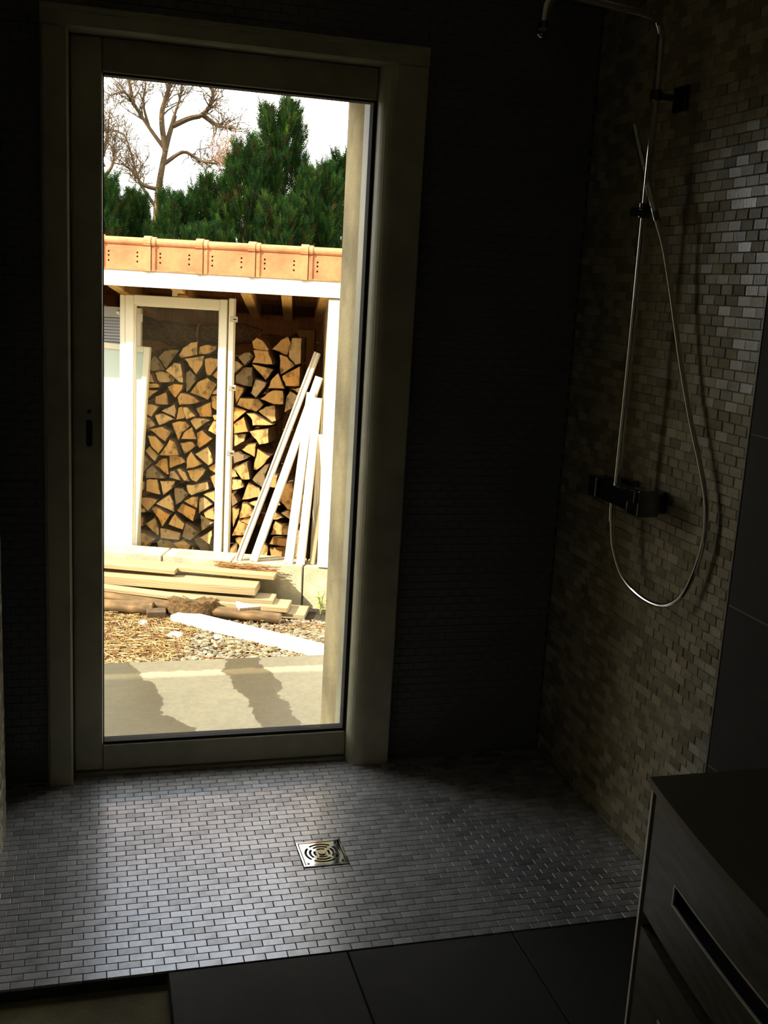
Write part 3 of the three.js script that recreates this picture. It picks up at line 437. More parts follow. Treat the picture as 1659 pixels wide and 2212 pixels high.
{
  const R = rng(77), tone = [['pale tan', [0.70, 0.50, 0.25]], ['honey brown', [0.62, 0.38, 0.145]], ['brown', [0.58, 0.35, 0.14]], ['orange brown', [0.66, 0.36, 0.11]], ['greyish brown', [0.52, 0.38, 0.21]], ['tan', [0.66, 0.44, 0.19]]];
  const mats = tone.map((t, i) => [0, 1].map((k) => std({ color: lin(...t[1]), map: rep(k ? endA : endB, 0.34, 0.34, [0.21 * i, 0.37 * i + 0.5 * k]), bumpMap: rep(k ? endA : endB, 0.34), bumpScale: 0.0015, roughness: 0.9 })));
  const dark = ['dark', std({ color: lin(0.28, 0.21, 0.12), map: rep(endB, 0.34), roughness: 0.95 })], flank = std({ color: lin(0.34, 0.20, 0.09), map: rep(barkTex, 0.2), roughness: 1 });
  const list = logOutlines.map((o, n) => { const p = []; for (let i = 0; i < o.length; i += 2) p.push([o[i] / 1000, o[i + 1] / 1000]); const cx = p.reduce((s, q) => s + q[0], 0) / p.length, cy = p.reduce((s, q) => s + q[1], 0) / p.length; return { p, cx, cy, n }; });
  // layers by height, order within a layer from the left, for the labels
  list.sort((a, b) => a.cy - b.cy); list.forEach((l) => { l.layer = Math.max(0, Math.floor((l.cy - 0.10) / 0.1)); });
  const layers = {}; list.forEach((l) => (layers[l.layer] ??= []).push(l)); Object.values(layers).forEach((a) => a.sort((x, y) => x.cx - y.cx).forEach((l, i) => { l.order = i; }));
  const ord = ['first', 'second', 'third', 'fourth', 'fifth', 'sixth', 'seventh', 'eighth', 'ninth', 'tenth', 'eleventh', 'twelfth', 'thirteenth', 'fourteenth', 'fifteenth', 'sixteenth'];
  list.sort((a, b) => a.n - b.n);
  for (const l of list) {
    let p = l.p.map((q) => [q[0] - l.cx, q[1] - l.cy]); let A = 0; for (let i = 0; i < p.length; i++) { const q = p[(i + 1) % p.length]; A += p[i][0] * q[1] - q[0] * p[i][1]; } if (A < 0) p.reverse();
    const s = 0.975, out = [], long = p.map((q, i) => { const r = p[(i + 1) % p.length]; return Math.hypot(r[0] - q[0], r[1] - q[1]); });
    for (let i = 0; i < p.length; i++) {          // slightly uneven split edges
      const q = p[i], r = p[(i + 1) % p.length], m = long[i] > 0.05 ? 3 : 1;
      for (let k = 0; k < m; k++) { const f = k / m, nx = (r[1] - q[1]) / long[i], ny = -(r[0] - q[0]) / long[i], j = k ? (R() - 0.42) * 0.006 : 0; out.push(new THREE.Vector2(s * lerp(q[0], r[0], f) + nx * j, s * lerp(q[1], r[1], f) + ny * j)); }
    }
    const len = 0.30 + 0.06 * R(), g = new THREE.ExtrudeGeometry(new THREE.Shape(out), { depth: len, bevelEnabled: true, bevelThickness: 0.004, bevelSize: 0.003, bevelOffset: -0.003, bevelSegments: 1, curveSegments: 3 }); g.translate(0, 0, -len);
    const ti = Math.floor(R() * 6), isDark = R() < 0.06 || [44, 68, 83, 90, 104].includes(l.n), m = isDark ? dark[1] : mats[ti][R() < 0.5 ? 0 : 1];
    const o = mesh('split_log', g, [m, flank]); place(o, l.cx, l.cy, -0.45 + (R() - 0.5) * 0.05, (R() - 0.5) * 0.16, (R() - 0.5) * 0.10);
    const sides = l.p.length <= 3 ? 'three-sided' : l.p.length === 4 ? 'four-sided' : 'many-sided';
    tag(o, `${isDark ? 'dark weathered' : tone[ti][0]} ${sides} split log, ${ord[l.order]} from left in layer ${ord[l.layer]} from bottom`, 'log', 'split logs stacked in the woodshed');
  }
  // long logs lying crosswise on top of the stack, bark towards the house
  const across = (x0, x1, y, z, r, label, lift = 0) => { const c = []; for (let i = 0; i <= 10; i++) { const f = i / 10; c.push(V(lerp(x0, x1, f), y + lift * f + 0.012 * Math.sin(f * 5 + x0 * 9), z)); }
    const g = tube(c, r, 16, 10), P = g.attributes.position; const q = rng(Math.floor(x0 * -1000)); const ph = q() * 6; for (let i = 0; i < P.count; i++) { const k = 1 + 0.10 * Math.sin(P.getX(i) * 31 + ph) + 0.06 * Math.sin(P.getX(i) * 83 + P.getY(i) * 60); P.setY(i, y + (P.getY(i) - y) * k); } g.computeVertexNormals();
    const e = (x, s) => uvMetres(new THREE.CircleGeometry(r * 0.98, 10).rotateY(s * Math.PI / 2).translate(x, y + (s > 0 ? lift : 0) + 0.012 * Math.sin((s > 0 ? 5 : 0) + x0 * 9), z));
    const mid = shedPoint((x0 + x1) / 2, y, z), gg = [g, e(x0 - 0.001, -1), e(x1 + 0.001, 1)]; gg.forEach((a) => a.translate(-(x0 + x1) / 2, -y, -z));
    const o = group('round_log'); o.position.copy(mid); o.quaternion.copy(shedQ); mesh('bark', gg[0], barkMat, o); mesh('cut_end', gg[1], mats[2][0], o); mesh('cut_end', gg[2], mats[2][0], o); tag(o, label, 'log'); };
  across(-1.30, -0.86, 1.435, -0.60, 0.068, 'thick brown barked log lying crosswise on top of the stack behind the frame glass', -0.01);
  across(-0.845, -0.50, 1.438, -0.62, 0.05, 'reddish barked log lying crosswise right of the thickest one');
  across(-0.66, -0.36, 1.40, -0.66, 0.035, 'thin dark crooked log lying crosswise right of the frame jamb', 0.02);
}

// ---------------------------------------------------------------- joinery and boards leaning in the shed front
const frameWhite = std({ color: lin(0.88, 0.83, 0.68), roughness: 0.5 });
const clearGlass = new THREE.MeshPhysicalMaterial({ color: lin(0.995, 1, 0.995), transmission: 1, thickness: 0, roughness: 0, ior: 1.3 });
const hardware = std({ color: lin(0.55, 0.52, 0.46), metalness: 0.7, roughness: 0.4 });
{
  const t = tag(group('window_frame'), 'tall cream window frame with clear glass standing upright behind the kerb', 'window frame'); place(t, -0.9, 0.055, -0.22);
  const b = (n, x0, x1, y0, y1, z0, z1, m = frameWhite, c = 0.004) => mesh(n, boxAt(x0 + 0.9, x1 + 0.9, y0 - 0.055, y1 - 0.055, z0, z1, c), m, t);
  b('stile', -1.165, -1.118, 0.10, 1.636, -0.03, 0.03); b('stile', -0.640, -0.602, 0.10, 1.640, -0.03, 0.03);
  b('rail', -1.118, -0.640, 1.586, 1.638, -0.03, 0.03); b('rail', -1.118, -0.640, 0.10, 0.16, -0.03, 0.03);
  b('jamb', -1.199, -1.169, 0.056, 1.634, -0.035, 0.02); b('jamb', -0.594, -0.565, 0.056, 1.648, -0.035, 0.02);
  b('glazing_bead', -1.118, -1.110, 0.16, 1.586, -0.008, 0.022); b('glazing_bead', -0.648, -0.640, 0.16, 1.586, -0.008, 0.022); b('glazing_bead', -1.110, -0.648, 1.578, 1.586, -0.008, 0.022);
  b('glass_pane', -1.112, -0.646, 0.16, 1.58, -0.003, 0.003, clearGlass, 0);
  for (const y of [1.537, 1.165, 0.80]) { const l = mesh('latch_plate', boxAt(0.315, 0.358, y - 0.07, y - 0.04, 0.016, 0.024, 0.002), hardware, t); mesh('latch_pin', boxAt(0.335, 0.35, y - 0.058, y - 0.052, 0.022, 0.028), blackMat, l); }
  mesh('latch_plate', boxAt(-0.008, 0.022, 1.585, 1.618, 0.012, 0.022, 0.002), hardware, t);
}
{
  const t = tag(group('window_sash'), 'white sash with a pale panel leaning behind the left side of the tall frame', 'window sash'); place(t, -1.15, 0.056, -0.31, 0, -0.03, -0.05);
  const b = (n, x0, x1, y0, y1, m = frameWhite) => mesh(n, boxAt(x0, x1, y0, y1, -0.018, 0.018, 0.004), m, t);
  b('stile', -0.02, 0.016, 0, 1.295); b('stile', -0.62, -0.585, 0, 1.295); b('rail', -0.585, -0.02, 1.262, 1.295); b('rail', -0.585, -0.02, 0, 0.045);
  mesh('panel', boxAt(-0.585, -0.02, 0.045, 1.262, -0.006, 0.004), std({ color: lin(0.62, 0.74, 0.73), roughness: 0.25 }), t);
}
{
  const t = tag(group('louvred_shutter'), 'grey louvred shutter with a round knob standing behind the pale sash', 'shutter'); place(t, -1.45, 0.056, -0.39);
  const grey = std({ color: lin(0.46, 0.48, 0.55), roughness: 0.5 });
  mesh('stile', boxAt(0.285, 0.315, 0, 1.505, -0.015, 0.015, 0.003), frameWhite, t); mesh('stile', boxAt(-0.315, -0.285, 0, 1.505, -0.015, 0.015, 0.003), frameWhite, t);
  mesh('rail', boxAt(-0.285, 0.285, 1.445, 1.505, -0.015, 0.015, 0.003), grey, t); mesh('rail', boxAt(-0.285, 0.285, 0, 0.08, -0.015, 0.015, 0.003), grey, t);
  const slat = box(0.57, 0.0135, 0.006).rotateX(-0.5); for (let i = 0; i < 80; i++) { const s = mesh('slat', slat, grey, t); s.position.set(0, 0.09 + i * 0.017, 0); }
  mesh('backing_board', boxAt(-0.285, 0.285, 0.08, 1.445, -0.014, -0.009), std({ color: lin(0.10, 0.11, 0.14), roughness: 0.7 }), t);
  const k = mesh('knob', new THREE.SphereGeometry(0.014, 14, 10).translate(0.19, 1.476, 0.03), std({ color: lin(0.85, 0.8, 0.7), roughness: 0.2, metalness: 0.4 }), t); k.userData.label = 'small shiny round knob'; mesh('knob_stem', rod(V(0.19, 1.476, 0.012), V(0.19, 1.476, 0.03), 0.006, 8), hardware, k);
  mesh('latch_plate', boxAt(0.30, 0.325, 1.43, 1.475, 0.013, 0.02, 0.002), frameWhite, t);
}
// long boards propped up between the kerb and the side wall of the shed
function board(name, a, b, w, t, mat, side, label, cat, grp) {
  const L = Math.hypot(b[0] - a[0], b[1] - a[1], b[2] - a[2]); const o = mesh(name, box(w, L, t, Math.min(0.003, t * 0.2)), mat); aim(o, V(...a), V(...b), V(...side)); return tag(o, label, cat, grp);
}
{
  const X = [1, 0, 0.15], G = 'boards propped up in the shed front';
  const prop = (a, b, w, t, m, label, groove) => { const L = Math.hypot(b[0] - a[0], b[1] - a[1], b[2] - a[2]); const o = group('propped_board'); aim(o, V(...a), V(...b), V(...X)); mesh('board', box(w, L, t, 0.002), m, o); if (groove) mesh('tongue', box(w * 0.2, L, t * 0.5).translate(-w * 0.3, 0, t * 0.6), m, o); tag(o, label, 'board', G); };
  prop([-0.466, 0.236, -0.02], [-0.109, 1.378, -0.28], 0.036, 0.02, whiteWood, 'long grooved pale board leaning farthest left from the kerb to the side wall', true);
  prop([-0.380, 0.236, -0.02], [-0.087, 1.249, -0.24], 0.044, 0.02, whiteWood, 'white board leaning just right of the grooved one');
  prop([-0.186, 0.234, -0.03], [-0.122, 1.165, -0.20], 0.050, 0.02, whiteWood, 'nearly upright white board in the middle of the leaning boards');
  prop([-0.120, 0.234, -0.03], [-0.075, 1.144, -0.15], 0.046, 0.02, whiteWood, 'nearly upright white board second from the shed post');
  prop([-0.062, 0.20, -0.13], [-0.048, 0.95, -0.12], 0.040, 0.018, whiteWood, 'white board standing beside the right shed post');
  prop([-0.060, 0.234, -0.05], [-0.030, 0.56, -0.10], 0.030, 0.016, greyWood, 'short brown board leaning on the right shed post');
}
// ---------------------------------------------------------------- lumber and litter between kerb and terrace
{
  const Z = [0, 0, 1], G = 'old boards heaped in front of the kerb';
  const lay = (a, b, w, t, m, label) => board('loose_board', a, b, w, t, m, Z, label, 'board', G);
  lay([-2.0, 0.215, 0.075], [-0.235, 0.190, 0.085], 0.09, 0.024, rawWood, 'thin pale board topmost in the heap against the kerb');
  lay([-2.0, 0.222, 0.175], [-0.765, 0.195, 0.150], 0.07, 0.024, rawWood, 'short pale board on the heap ending left of the dry brush');
  lay([-2.0, 0.150, 0.195], [-0.315, 0.140, 0.165], 0.15, 0.046, rawWood, 'thick sawn beam in the middle of the heap');
  lay([-1.7, 0.098, 0.22], [-0.220, 0.085, 0.17], 0.13, 0.024, greyWood, 'thin grey board below the thick beam');
  lay([-1.5, 0.065, 0.20], [-0.135, 0.060, 0.195], 0.15, 0.028, rawWood, 'pale board with a clean sawn end low in the heap');
  lay([-1.2, 0.028, 0.17], [-0.045, 0.022, 0.165], 0.17, 0.026, greyWood, 'lowest grey board of the heap sticking out farthest right');
  lay([-1.9, 0.165, 0.33], [-0.52, 0.085, 0.285], 0.07, 0.02, rawWood, 'narrow pale board slanting down across the front of the heap');
  const pole = (a, b, r, label) => { const o = group('pole'); const A = V(...a), B = V(...b), m = A.clone().add(B).multiplyScalar(0.5); o.position.copy(shedPoint(m.x, m.y, m.z)); o.quaternion.copy(shedQ); const pts = []; for (let i = 0; i <= 8; i++) { const f = i / 8; pts.push(A.clone().lerp(B, f).sub(m).add(V(0, 0.008 * Math.sin(f * 7), 0.01 * Math.sin(f * 5)))); }
    mesh('trunk', tube(pts, r, 20, 9), std({ color: lin(0.52, 0.40, 0.25), map: rep(barkTex, 0.3, 2), roughness: 0.95 }), o); const d = B.clone().sub(A).normalize(), e = new THREE.CircleGeometry(r, 9); e.applyQuaternion(new THREE.Quaternion().setFromUnitVectors(V(0, 0, 1), d)); e.translate(pts[8].x, pts[8].y, pts[8].z).translate(d.x * 0.001, d.y * 0.001, d.z * 0.001); mesh('cut_end', uvMetres(e), greyWood, o); tag(o, label, 'pole', 'round poles by the board heap'); };
  pole([-1.9, 0.125, 0.30], [-0.16, 0.030, 0.345], 0.030, 'long slender barked pole slanting down in front of the boards');
  pole([-1.9, 0.075, 0.385], [-0.83, 0.036, 0.365], 0.036, 'short thick barked pole ending by the brick');
  const st = tag(group('wood_stump'), 'short upright chunk of weathered wood with ragged fibres beside the brick', 'stump'); place(st, -0.625, 0, 0.345, 0.12);
  const sg = new THREE.CylinderGeometry(0.125, 0.118, 0.105, 40, 3).scale(1, 1, 0.42), sp = sg.attributes.position, sr = rng(8); for (let i = 0; i < sp.count; i++) { const a = Math.atan2(sp.getZ(i), sp.getX(i)), k = 1 + 0.05 * Math.sin(a * 23) + 0.03 * Math.sin(a * 11 + 1); sp.setX(i, sp.getX(i) * k); sp.setZ(i, sp.getZ(i) * k); if (sp.getY(i) > 0.04) sp.setY(i, sp.getY(i) + 0.01 * Math.sin(a * 17)); } sg.computeVertexNormals();
  mesh('fibrous_side', sg.translate(0, 0.05, 0), std({ color: lin(0.42, 0.30, 0.16), map: rep(barkTex, 0.09, 0.5), bumpMap: rep(barkBump, 0.06, 0.6), bumpScale: 0.004, roughness: 1 }), st);
  const br = tag(mesh('brick', box(0.10, 0.055, 0.075, 0.006), std({ color: lin(0.20, 0.13, 0.09), map: rep(screedTex, 0.2), roughness: 1 })), 'dark half brick under the end of the thick pole', 'brick'); place(br, -0.80, 0.024, 0.40, 0.3);
  const oc = tag(mesh('offcut', upY([[-0.07, 0.0], [0.06, 0.035], [-0.05, 0.05]], 0, 0.03), whiteWood), 'small white triangular offcut lying on the slender pole', 'offcut'); place(oc, -0.335, 0.078, 0.29, 0.2, 0.5);
  tag(board('white_plank', [-0.69, 0.026, 0.395], [0.55, 0.020, 0.93], 0.115, 0.036, whiteWood, [0.4, 0, 1], 'wide white plank lying across the gravel towards the terrace', 'plank'), 'wide white plank lying across the gravel towards the terrace', 'plank');
  // twiggy brush on the kerb
  const R = rng(401), tw = []; for (let i = 0; i < 160; i++) { const x = -0.60 + 0.30 * R(), y = 0.20 + 0.035 * R() - 0.10 * (x + 0.60) * R(), z = 0.012 + 0.05 * R(), a = (R() - 0.5) * 0.7, L = 0.04 + 0.07 * R(); tw.push(rod(V(x, y, z), V(x + L * Math.cos(a), y + L * Math.sin(a) * 0.5, z + 0.02 * (R() - 0.5)), 0.0016, 4)); }
  tw.forEach((g) => g.translate(0.45, -0.19, -0.03)); const bm = tag(stuff(mesh('dry_brush', merge(tw), std({ color: lin(0.26, 0.13, 0.05), roughness: 1 }))), 'clump of dry brown brush lying against the kerb above the boards', 'brush'); place(bm, -0.45, 0.19, 0.03);
  // straw and twigs, pebbles
  const strawGeo = new THREE.CylinderGeometry(0.0010, 0.0015, 1, 4), N = 6500, straw = new THREE.InstancedMesh(strawGeo, std({ color: lin(1, 1, 1), roughness: 1 }), N); straw.name = numbered('straw'); straw.castShadow = straw.receiveShadow = true;
  const M = new THREE.Matrix4(), Q = new THREE.Quaternion(), S = new THREE.Vector3(); const zTer = (x) => { const w = shedPoint(x, 0, 0); return (-2.515 - w.z) / Math.cos(TH); };
  for (let i = 0; i < N; i++) { let x, z; const thin = R() < 0.72; x = thin ? -1.7 + 1.15 * R() ** 0.8 : -1.6 + 2.2 * R(); const z1 = zTer(x) - 0.02, z0 = 0.30; z = z0 + (z1 - z0) * (thin ? R() : R() ** 1.4); const p = shedPoint(x, 0.002 + 0.022 * R() * R(), z); Q.setFromEuler(new THREE.Euler(Math.PI / 2 + (R() - 0.5) * 0.5, 0, R() * 6.3, 'YXZ')); const y = R() * 6.3; Q.premultiply(new THREE.Quaternion().setFromAxisAngle(V(0, 1, 0), y)); const L = 0.03 + 0.10 * R() * R() + 0.02; S.set(1 + R(), L, 1 + R()); straw.setMatrixAt(i, M.compose(p, Q, S)); const k = R(); straw.setColorAt(i, k < 0.45 ? lin(0.30, 0.20, 0.075) : k < 0.75 ? lin(0.17, 0.08, 0.028) : k < 0.9 ? lin(0.48, 0.38, 0.20) : lin(0.13, 0.06, 0.02)); }
  tag(stuff(straw), 'straw and dry twigs scattered over the soil before the terrace', 'straw'); scene.add(straw);
  const pg = new THREE.IcosahedronGeometry(1, 1), pp = pg.attributes.position; { const q = rng(4); for (let i = 0; i < pp.count; i++) { const k = 1 + 0.12 * Math.sin(pp.getX(i) * 3 + 1) + 0.1 * Math.sin(pp.getY(i) * 4 + pp.getZ(i) * 2); pp.setXYZ(i, pp.getX(i) * k, pp.getY(i) * k * 0.7, pp.getZ(i) * k); } pg.computeVertexNormals(); }
  const NP = 6500, peb = new THREE.InstancedMesh(pg, std({ color: lin(1, 1, 1), roughness: 0.95 }), NP); peb.name = numbered('gravel'); peb.castShadow = peb.receiveShadow = true;
  for (let i = 0; i < NP; i++) { let x = -1.6 + 2.5 * R() ** 0.65; const z1 = zTer(x) - 0.012; const z = 0.22 + (z1 - 0.22) * R(); const s = 0.005 + 0.010 * R() ** 1.6; Q.setFromEuler(new THREE.Euler((R() - 0.5) * 0.6, R() * 6.3, (R() - 0.5) * 0.6)); peb.setMatrixAt(i, M.compose(shedPoint(x, s * 0.2 - 0.001, z), Q, S.set(s * (0.8 + 0.6 * R()), s, s * (0.8 + 0.5 * R())))); const k = 0.085 + 0.21 * R(); peb.setColorAt(i, lin(k, k * 0.86, k * 0.62)); }
  tag(stuff(peb), 'pale gravel pebbles between the kerb and the terrace', 'gravel'); scene.add(peb);
  const stones = [[-0.63, 0.66, 0.030, 'white stone lying in the straw left of the white plank'], [-0.84, 0.50, 0.024, 'flat white chip among the straw near the brick'], [-0.42, 0.62, 0.020, 'small white stone just below the middle of the white plank']];
  for (const [x, z, s, label] of stones) { const o = tag(mesh('stone', pg, std({ color: lin(0.80, 0.76, 0.66), roughness: 0.9 })), label, 'stone'); place(o, x, s * 0.35, z, x * 9); o.scale.set(s * 1.4, s * 0.8, s); }
  // weed by the right end of the kerb
  const wd = tag(group('weed'), 'small pale green weed growing at the right end of the kerb', 'weed'); place(wd, 0.02, 0, 0.10); const green = std({ color: lin(0.45, 0.50, 0.14), roughness: 0.8, side: THREE.DoubleSide });
  for (let i = 0; i < 7; i++) { const a = R() * 6.3, h = 0.07 + 0.11 * R(), tip = V(0.05 * Math.cos(a), h, 0.05 * Math.sin(a)); mesh('stem', tube([V(0, 0, 0), V(tip.x * 0.35, h * 0.6, tip.z * 0.35), tip], 0.0022, 8, 5), green, wd); for (let k = 0; k < 3; k++) { const f = 0.5 + 0.25 * k, l = new THREE.SphereGeometry(1, 8, 4).scale(0.017, 0.003, 0.008).rotateZ(0.6 * (R() - 0.3)).translate(0.014, 0, 0).rotateY(R() * 6.3).translate(tip.x * f * f, h * f, tip.z * f * f); mesh('leaf', l, green, wd); } }
}
// ---------------------------------------------------------------- trees beyond the shed
{
  const spray = (() => {          // one feathery frond: a stem with leaflets on both sides, unit length
    const P = [], N = [], U = [], R = rng(31);
    const blade = (b, tip, w) => { const d = tip.clone().sub(b).normalize(), sx = V(d.y, -d.x, 0.25).multiplyScalar(w), m = b.clone().lerp(tip, 0.4); for (const t of [[b, m.clone().add(sx), tip], [b, tip, m.clone().sub(sx)]]) { const n = new THREE.Vector3().crossVectors(t[1].clone().sub(t[0]), t[2].clone().sub(t[0])).normalize(); for (const p of t) { P.push(p.x, p.y, p.z); U.push(0, 0); N.push(n.x, n.y, n.z); } } };
    blade(V(0, 0, 0), V(0, 1, 0), 0.022);
    for (let i = 0; i < 10; i++) { const y = 0.10 + 0.075 * i, s = i % 2 ? 1 : -1, L = 0.36 * (1 - 0.55 * i / 10) * (0.8 + 0.4 * R()); blade(V(0, y, 0), V(s * L * 0.62, y + L * 0.85, (R() - 0.5) * 0.16), 0.020); }
    const g = new THREE.BufferGeometry(); g.setAttribute('position', new THREE.Float32BufferAttribute(P, 3)); g.setAttribute('normal', new THREE.Float32BufferAttribute(N, 3)); g.setAttribute('uv', new THREE.Float32BufferAttribute(U, 2)); return g;
  })();
  const leaf = new THREE.MeshPhysicalMaterial({ color: lin(1, 1, 1), roughness: 0.95, specularIntensity: 0.15, transmission: 0.12, thickness: 0, side: THREE.DoubleSide });
  const trunkMat = std({ color: lin(0.16, 0.09, 0.05), map: rep(barkTex, 0.3, 1), roughness: 1 });
  const M = new THREE.Matrix4(), Q = new THREE.Quaternion();
  function conifer(x, z, H, Rb, n, seed, label) {
    const R = rng(seed), t = tag(group('conifer'), label, 'tree', 'conifers of the hedge behind the woodshed'); t.position.set(x, GY - 0.01, z);
    mesh('trunk', rod(V(0, 0, 0), V(0, H * 0.93, 0), 0.05, 7, 0.012), trunkMat, t);
    const shoots = [], bl = [], nb = Math.round(90 * Rb / 0.5);
    for (let i = 0; i < nb; i++) { const u = (i + R()) / nb, h = H * (0.04 + 0.90 * u), a = i * 2.4 + R(), l = (Rb * (1 - h / H) ** 0.75 + 0.06) * (0.65 + 0.55 * R()), rise = l * (0.5 + 0.7 * R()) + 0.10; const c = new THREE.QuadraticBezierCurve3(V(0, h - rise * 0.5, 0), V(l * 0.75 * Math.cos(a), h - rise * 0.1, l * 0.75 * Math.sin(a)), V(l * Math.cos(a), h + rise * 0.9, l * Math.sin(a))); shoots.push(c); const q = c.getPoint(0.6); bl.push(rod(c.v0, q, 0.010, 4, 0.005), rod(q, c.v2, 0.005, 4, 0.002)); }
    bl.push(rod(V(0, H * 0.9, 0), V(0.02, H * 1.0, 0), 0.008, 4, 0.003)); shoots.push(new THREE.QuadraticBezierCurve3(V(0, H * 0.8, 0), V(0, H * 0.9, 0), V(0.02, H, 0)));
    mesh('branches', merge(bl), trunkMat, t).userData.kind = 'stuff';
    const f = new THREE.InstancedMesh(spray, leaf, n); f.name = 'foliage'; f.castShadow = f.receiveShadow = true;
    for (let i = 0; i < n; i++) {
      const c = shoots[i % shoots.length], u = 0.22 + 0.80 * Math.sqrt(R()), p = c.getPoint(Math.min(1, u)), d = c.getTangent(Math.min(1, u)), w = 0.13 * (1.15 - u); const a = R() * 6.3, e = V(Math.cos(a), (R() - 0.5) * 0.8, Math.sin(a));
      p.addScaledVector(e, w * R()); if (u > 1) p.addScaledVector(d, 0.05 * R()); const out = d.clone().multiplyScalar(0.9).addScaledVector(e, 0.6).add(V(0, 0.7, 0)).normalize();
      Q.setFromUnitVectors(V(0, 1, 0), out); Q.multiply(new THREE.Quaternion().setFromAxisAngle(V(0, 1, 0), R() * 6.3)); const s = 0.085 + 0.085 * R();
      f.setMatrixAt(i, M.compose(p, Q, V(s, s, s))); const k = R(), g = 0.6 + 0.8 * R(); f.setColorAt(i, k < 0.05 ? lin(0.05, 0.022, 0.009) : k < 0.25 ? lin(0.032 * g, 0.062 * g, 0.006) : lin(0.0085 * g, 0.030 * g, 0.005));
    }
    stuff(f); t.add(f);
  }
  conifer(1.86, -9.0, 3.50, 0.66, 14300, 501, 'tallest dark green conifer with an open spiky crown');
  conifer(2.62, -9.3, 3.10, 0.55, 9900, 502, 'dark green conifer half hidden by the right edge of the doorway');
  conifer(1.48, -8.7, 3.05, 0.48, 9240, 503, 'conifer shoulder just left of the tallest crown');
  conifer(1.14, -9.2, 2.72, 0.45, 8360, 504, 'lower conifer at the middle of the hedge');
  conifer(0.80, -8.9, 2.50, 0.45, 7920, 505, 'bright tipped conifer in front of the bare oak trunk');
  conifer(0.42, -9.3, 2.52, 0.42, 7480, 506, 'conifer just left of the bare oak trunk');
  conifer(0.10, -9.0, 2.62, 0.45, 7480, 507, 'conifer at the left edge of the doorway');
  conifer(2.15, -8.5, 2.85, 0.50, 9240, 508, 'broad conifer in front of the tallest one on its right');
  conifer(1.75, -8.2, 2.45, 0.55, 9240, 509, 'low bushy conifer right behind the roof tiles at the centre');
  conifer(1.02, -8.2, 2.15, 0.45, 7040, 510, 'low bushy conifer behind the roof tiles left of centre');
  conifer(-0.35, -9.1, 2.55, 0.5, 4400, 511, 'conifer beyond the left edge of the doorway');
  conifer(-0.95, -9.0, 2.6, 0.5, 3000, 513, 'second conifer beyond the left edge of the doorway');
  conifer(-1.6, -9.2, 2.5, 0.5, 3000, 514, 'third conifer beyond the left edge of the doorway');
  conifer(3.2, -9.1, 3.3, 0.6, 4400, 512, 'conifer beyond the right edge of the doorway');

  // bare trees: main limbs from outlines, then random forks and twigs
  function bareTree(base, k, limbs, label, seed, name, twigN, bark) {
    const t = tag(group(name), label, 'tree'), R = rng(seed); t.position.copy(base); const tips = [], twigs = [];
    limbs.forEach((l, i) => {
      const pts = l.p.map(([x, y], j) => V(x * k, y * k, (i && j > 1 ? (j / l.p.length) * (R() - 0.5) * 2.2 : 0)));
      const c = new THREE.CatmullRomCurve3(pts, false, 'centripetal'), n = 22, g = new THREE.TubeGeometry(c, n, 1, 7), P = g.attributes.position;
      for (let s = 0; s <= n; s++) { const q = c.getPointAt(s / n), r = k * lerp(l.r, l.r * (i ? 0.22 : 0.38), s / n); for (let a = 0; a <= 7; a++) { const ix = s * 8 + a; P.setXYZ(ix, q.x + (P.getX(ix) - q.x) * r, q.y + (P.getY(ix) - q.y) * r, q.z + (P.getZ(ix) - q.z) * r); } }
      g.computeVertexNormals(); mesh(i ? 'limb' : 'trunk', g, bark, t);
      for (let s = 0; s < l.n * 3; s++) { const f = 0.22 + 0.78 * (s + R()) / (l.n * 3), q = c.getPointAt(Math.min(1, f)), d = c.getTangentAt(Math.min(1, f)); tips.push([q, d, k * l.r * 0.38 * (1.1 - 0.6 * f), 0]); }
    });
    const grow = (q, d, r, depth) => {
      const L = k * (depth ? 19 : 40) * (0.6 + 0.8 * R()); let a = q.clone(), dir = d.clone();
      dir.add(V((R() - 0.5) * 2.0, (R() - 0.4) * 1.6, (R() - 0.5) * 1.6)).normalize();
      for (let s = 0; s < 3; s++) { const b = a.clone().addScaledVector(dir, L / 3); twigs.push(rod(a, b, Math.max(k * 0.42, r * (1 - s * 0.2)), 3, Math.max(k * 0.38, r * (0.8 - s * 0.2)))); a = b; dir.add(V((R() - 0.5) * 1.0, (R() - 0.45) * 0.9, (R() - 0.5) * 0.8)).normalize(); if (depth < 3 && R() < [0.8, 0.66, 0.5][depth]) grow(b, dir, r * 0.62, depth + 1); }
    };
    for (const [q, d, r] of tips) { if (twigs.length > twigN) break; grow(q, d, r, 0); }
    stuff(mesh('twigs', merge(twigs), bark, t));
  }
  const bark = std({ color: lin(0.30, 0.23, 0.13), map: rep(barkTex, 0.8, 2), roughness: 1 });
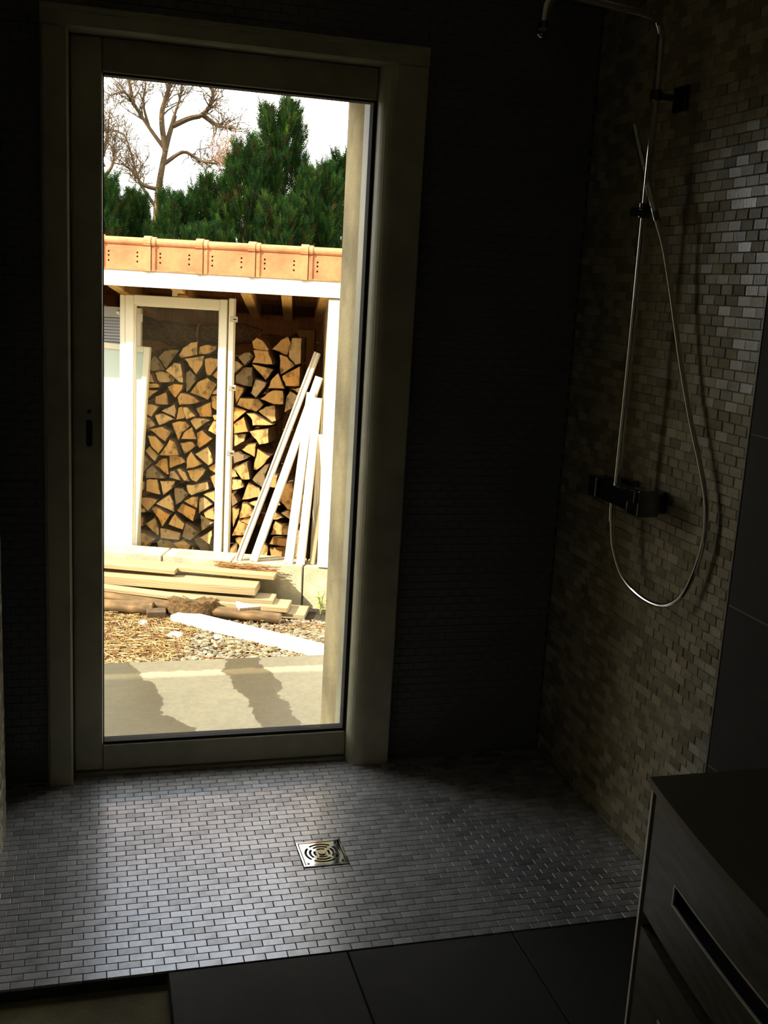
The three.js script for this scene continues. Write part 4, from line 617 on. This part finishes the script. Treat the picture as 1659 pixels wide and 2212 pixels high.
  const oak = [{ r: 12, n: 0, p: [[-2, -273], [-4, -60], [-6, 0], [-2, 60], [6, 110], [14, 150], [28, 200]] }, { r: 6.5, n: 12, p: [[10, 130], [2, 200], [18, 262], [8, 300], [6, 345]] }, { r: 4.5, n: 11, p: [[8, 135], [-22, 172], [-52, 212], [-70, 226], [-100, 232]] }, { r: 6, n: 12, p: [[24, 180], [58, 198], [82, 206], [100, 240], [86, 275], [95, 310]] }, { r: 4.5, n: 11, p: [[8, 106], [48, 132], [76, 118], [100, 112], [118, 120]] }, { r: 5.5, n: 8, p: [[84, 206], [110, 190], [132, 178]] }, { r: 4.5, n: 9, p: [[-4, 55], [-30, 60], [-44, 78], [-62, 92], [-80, 108]] }, { r: 3.5, n: 9, p: [[16, 160], [30, 210], [42, 250], [40, 290], [52, 330]] }, { r: 3.2, n: 9, p: [[-22, 172], [-34, 215], [-30, 262], [-50, 300]] }, { r: 4, n: 7, p: [[-8, 20], [-40, 66], [-70, 150], [-95, 165]] }, { r: 4, n: 6, p: [[-52, 212], [-66, 265], [-90, 300]] }];
  bareTree(V(1.458, 2.764, -23), 0.01107, oak, 'large bare oak with crooked spreading branches against the sky', 611, 'oak', 14000, bark);
  oak.length = 0;
  bareTree(V(2.75, 2.9, -20), 0.0098, [{ r: 5, n: 0, p: [[0, -322], [0, -60], [0, 20], [-4, 60], [4, 100]] }, { r: 3.4, n: 7, p: [[-2, 40], [-14, 70], [-10, 110]] }, { r: 3.4, n: 7, p: [[-2, 55], [16, 80], [22, 110]] }, { r: 3, n: 7, p: [[0, 30], [22, 50], [34, 62]] }], 'small brownish bare tree between the oak and the tallest conifer', 612, 'bare_tree', 1500, std({ color: lin(0.24, 0.13, 0.07), roughness: 1 }));
  bareTree(V(0.22, 2.9, -20), 0.0098, [{ r: 6, n: 0, p: [[0, -322], [0, -60], [2, 20], [-4, 70], [2, 110]] }, { r: 4, n: 8, p: [[0, 40], [16, 66], [20, 120]] }, { r: 4, n: 8, p: [[0, 60], [-14, 90], [-12, 150]] }, { r: 3.4, n: 8, p: [[-2, 80], [6, 120], [10, 160]] }], 'bare twiggy tree at the left edge of the doorway view', 613, 'bare_tree', 2200, bark);
}

renderer.render(scene, camera);
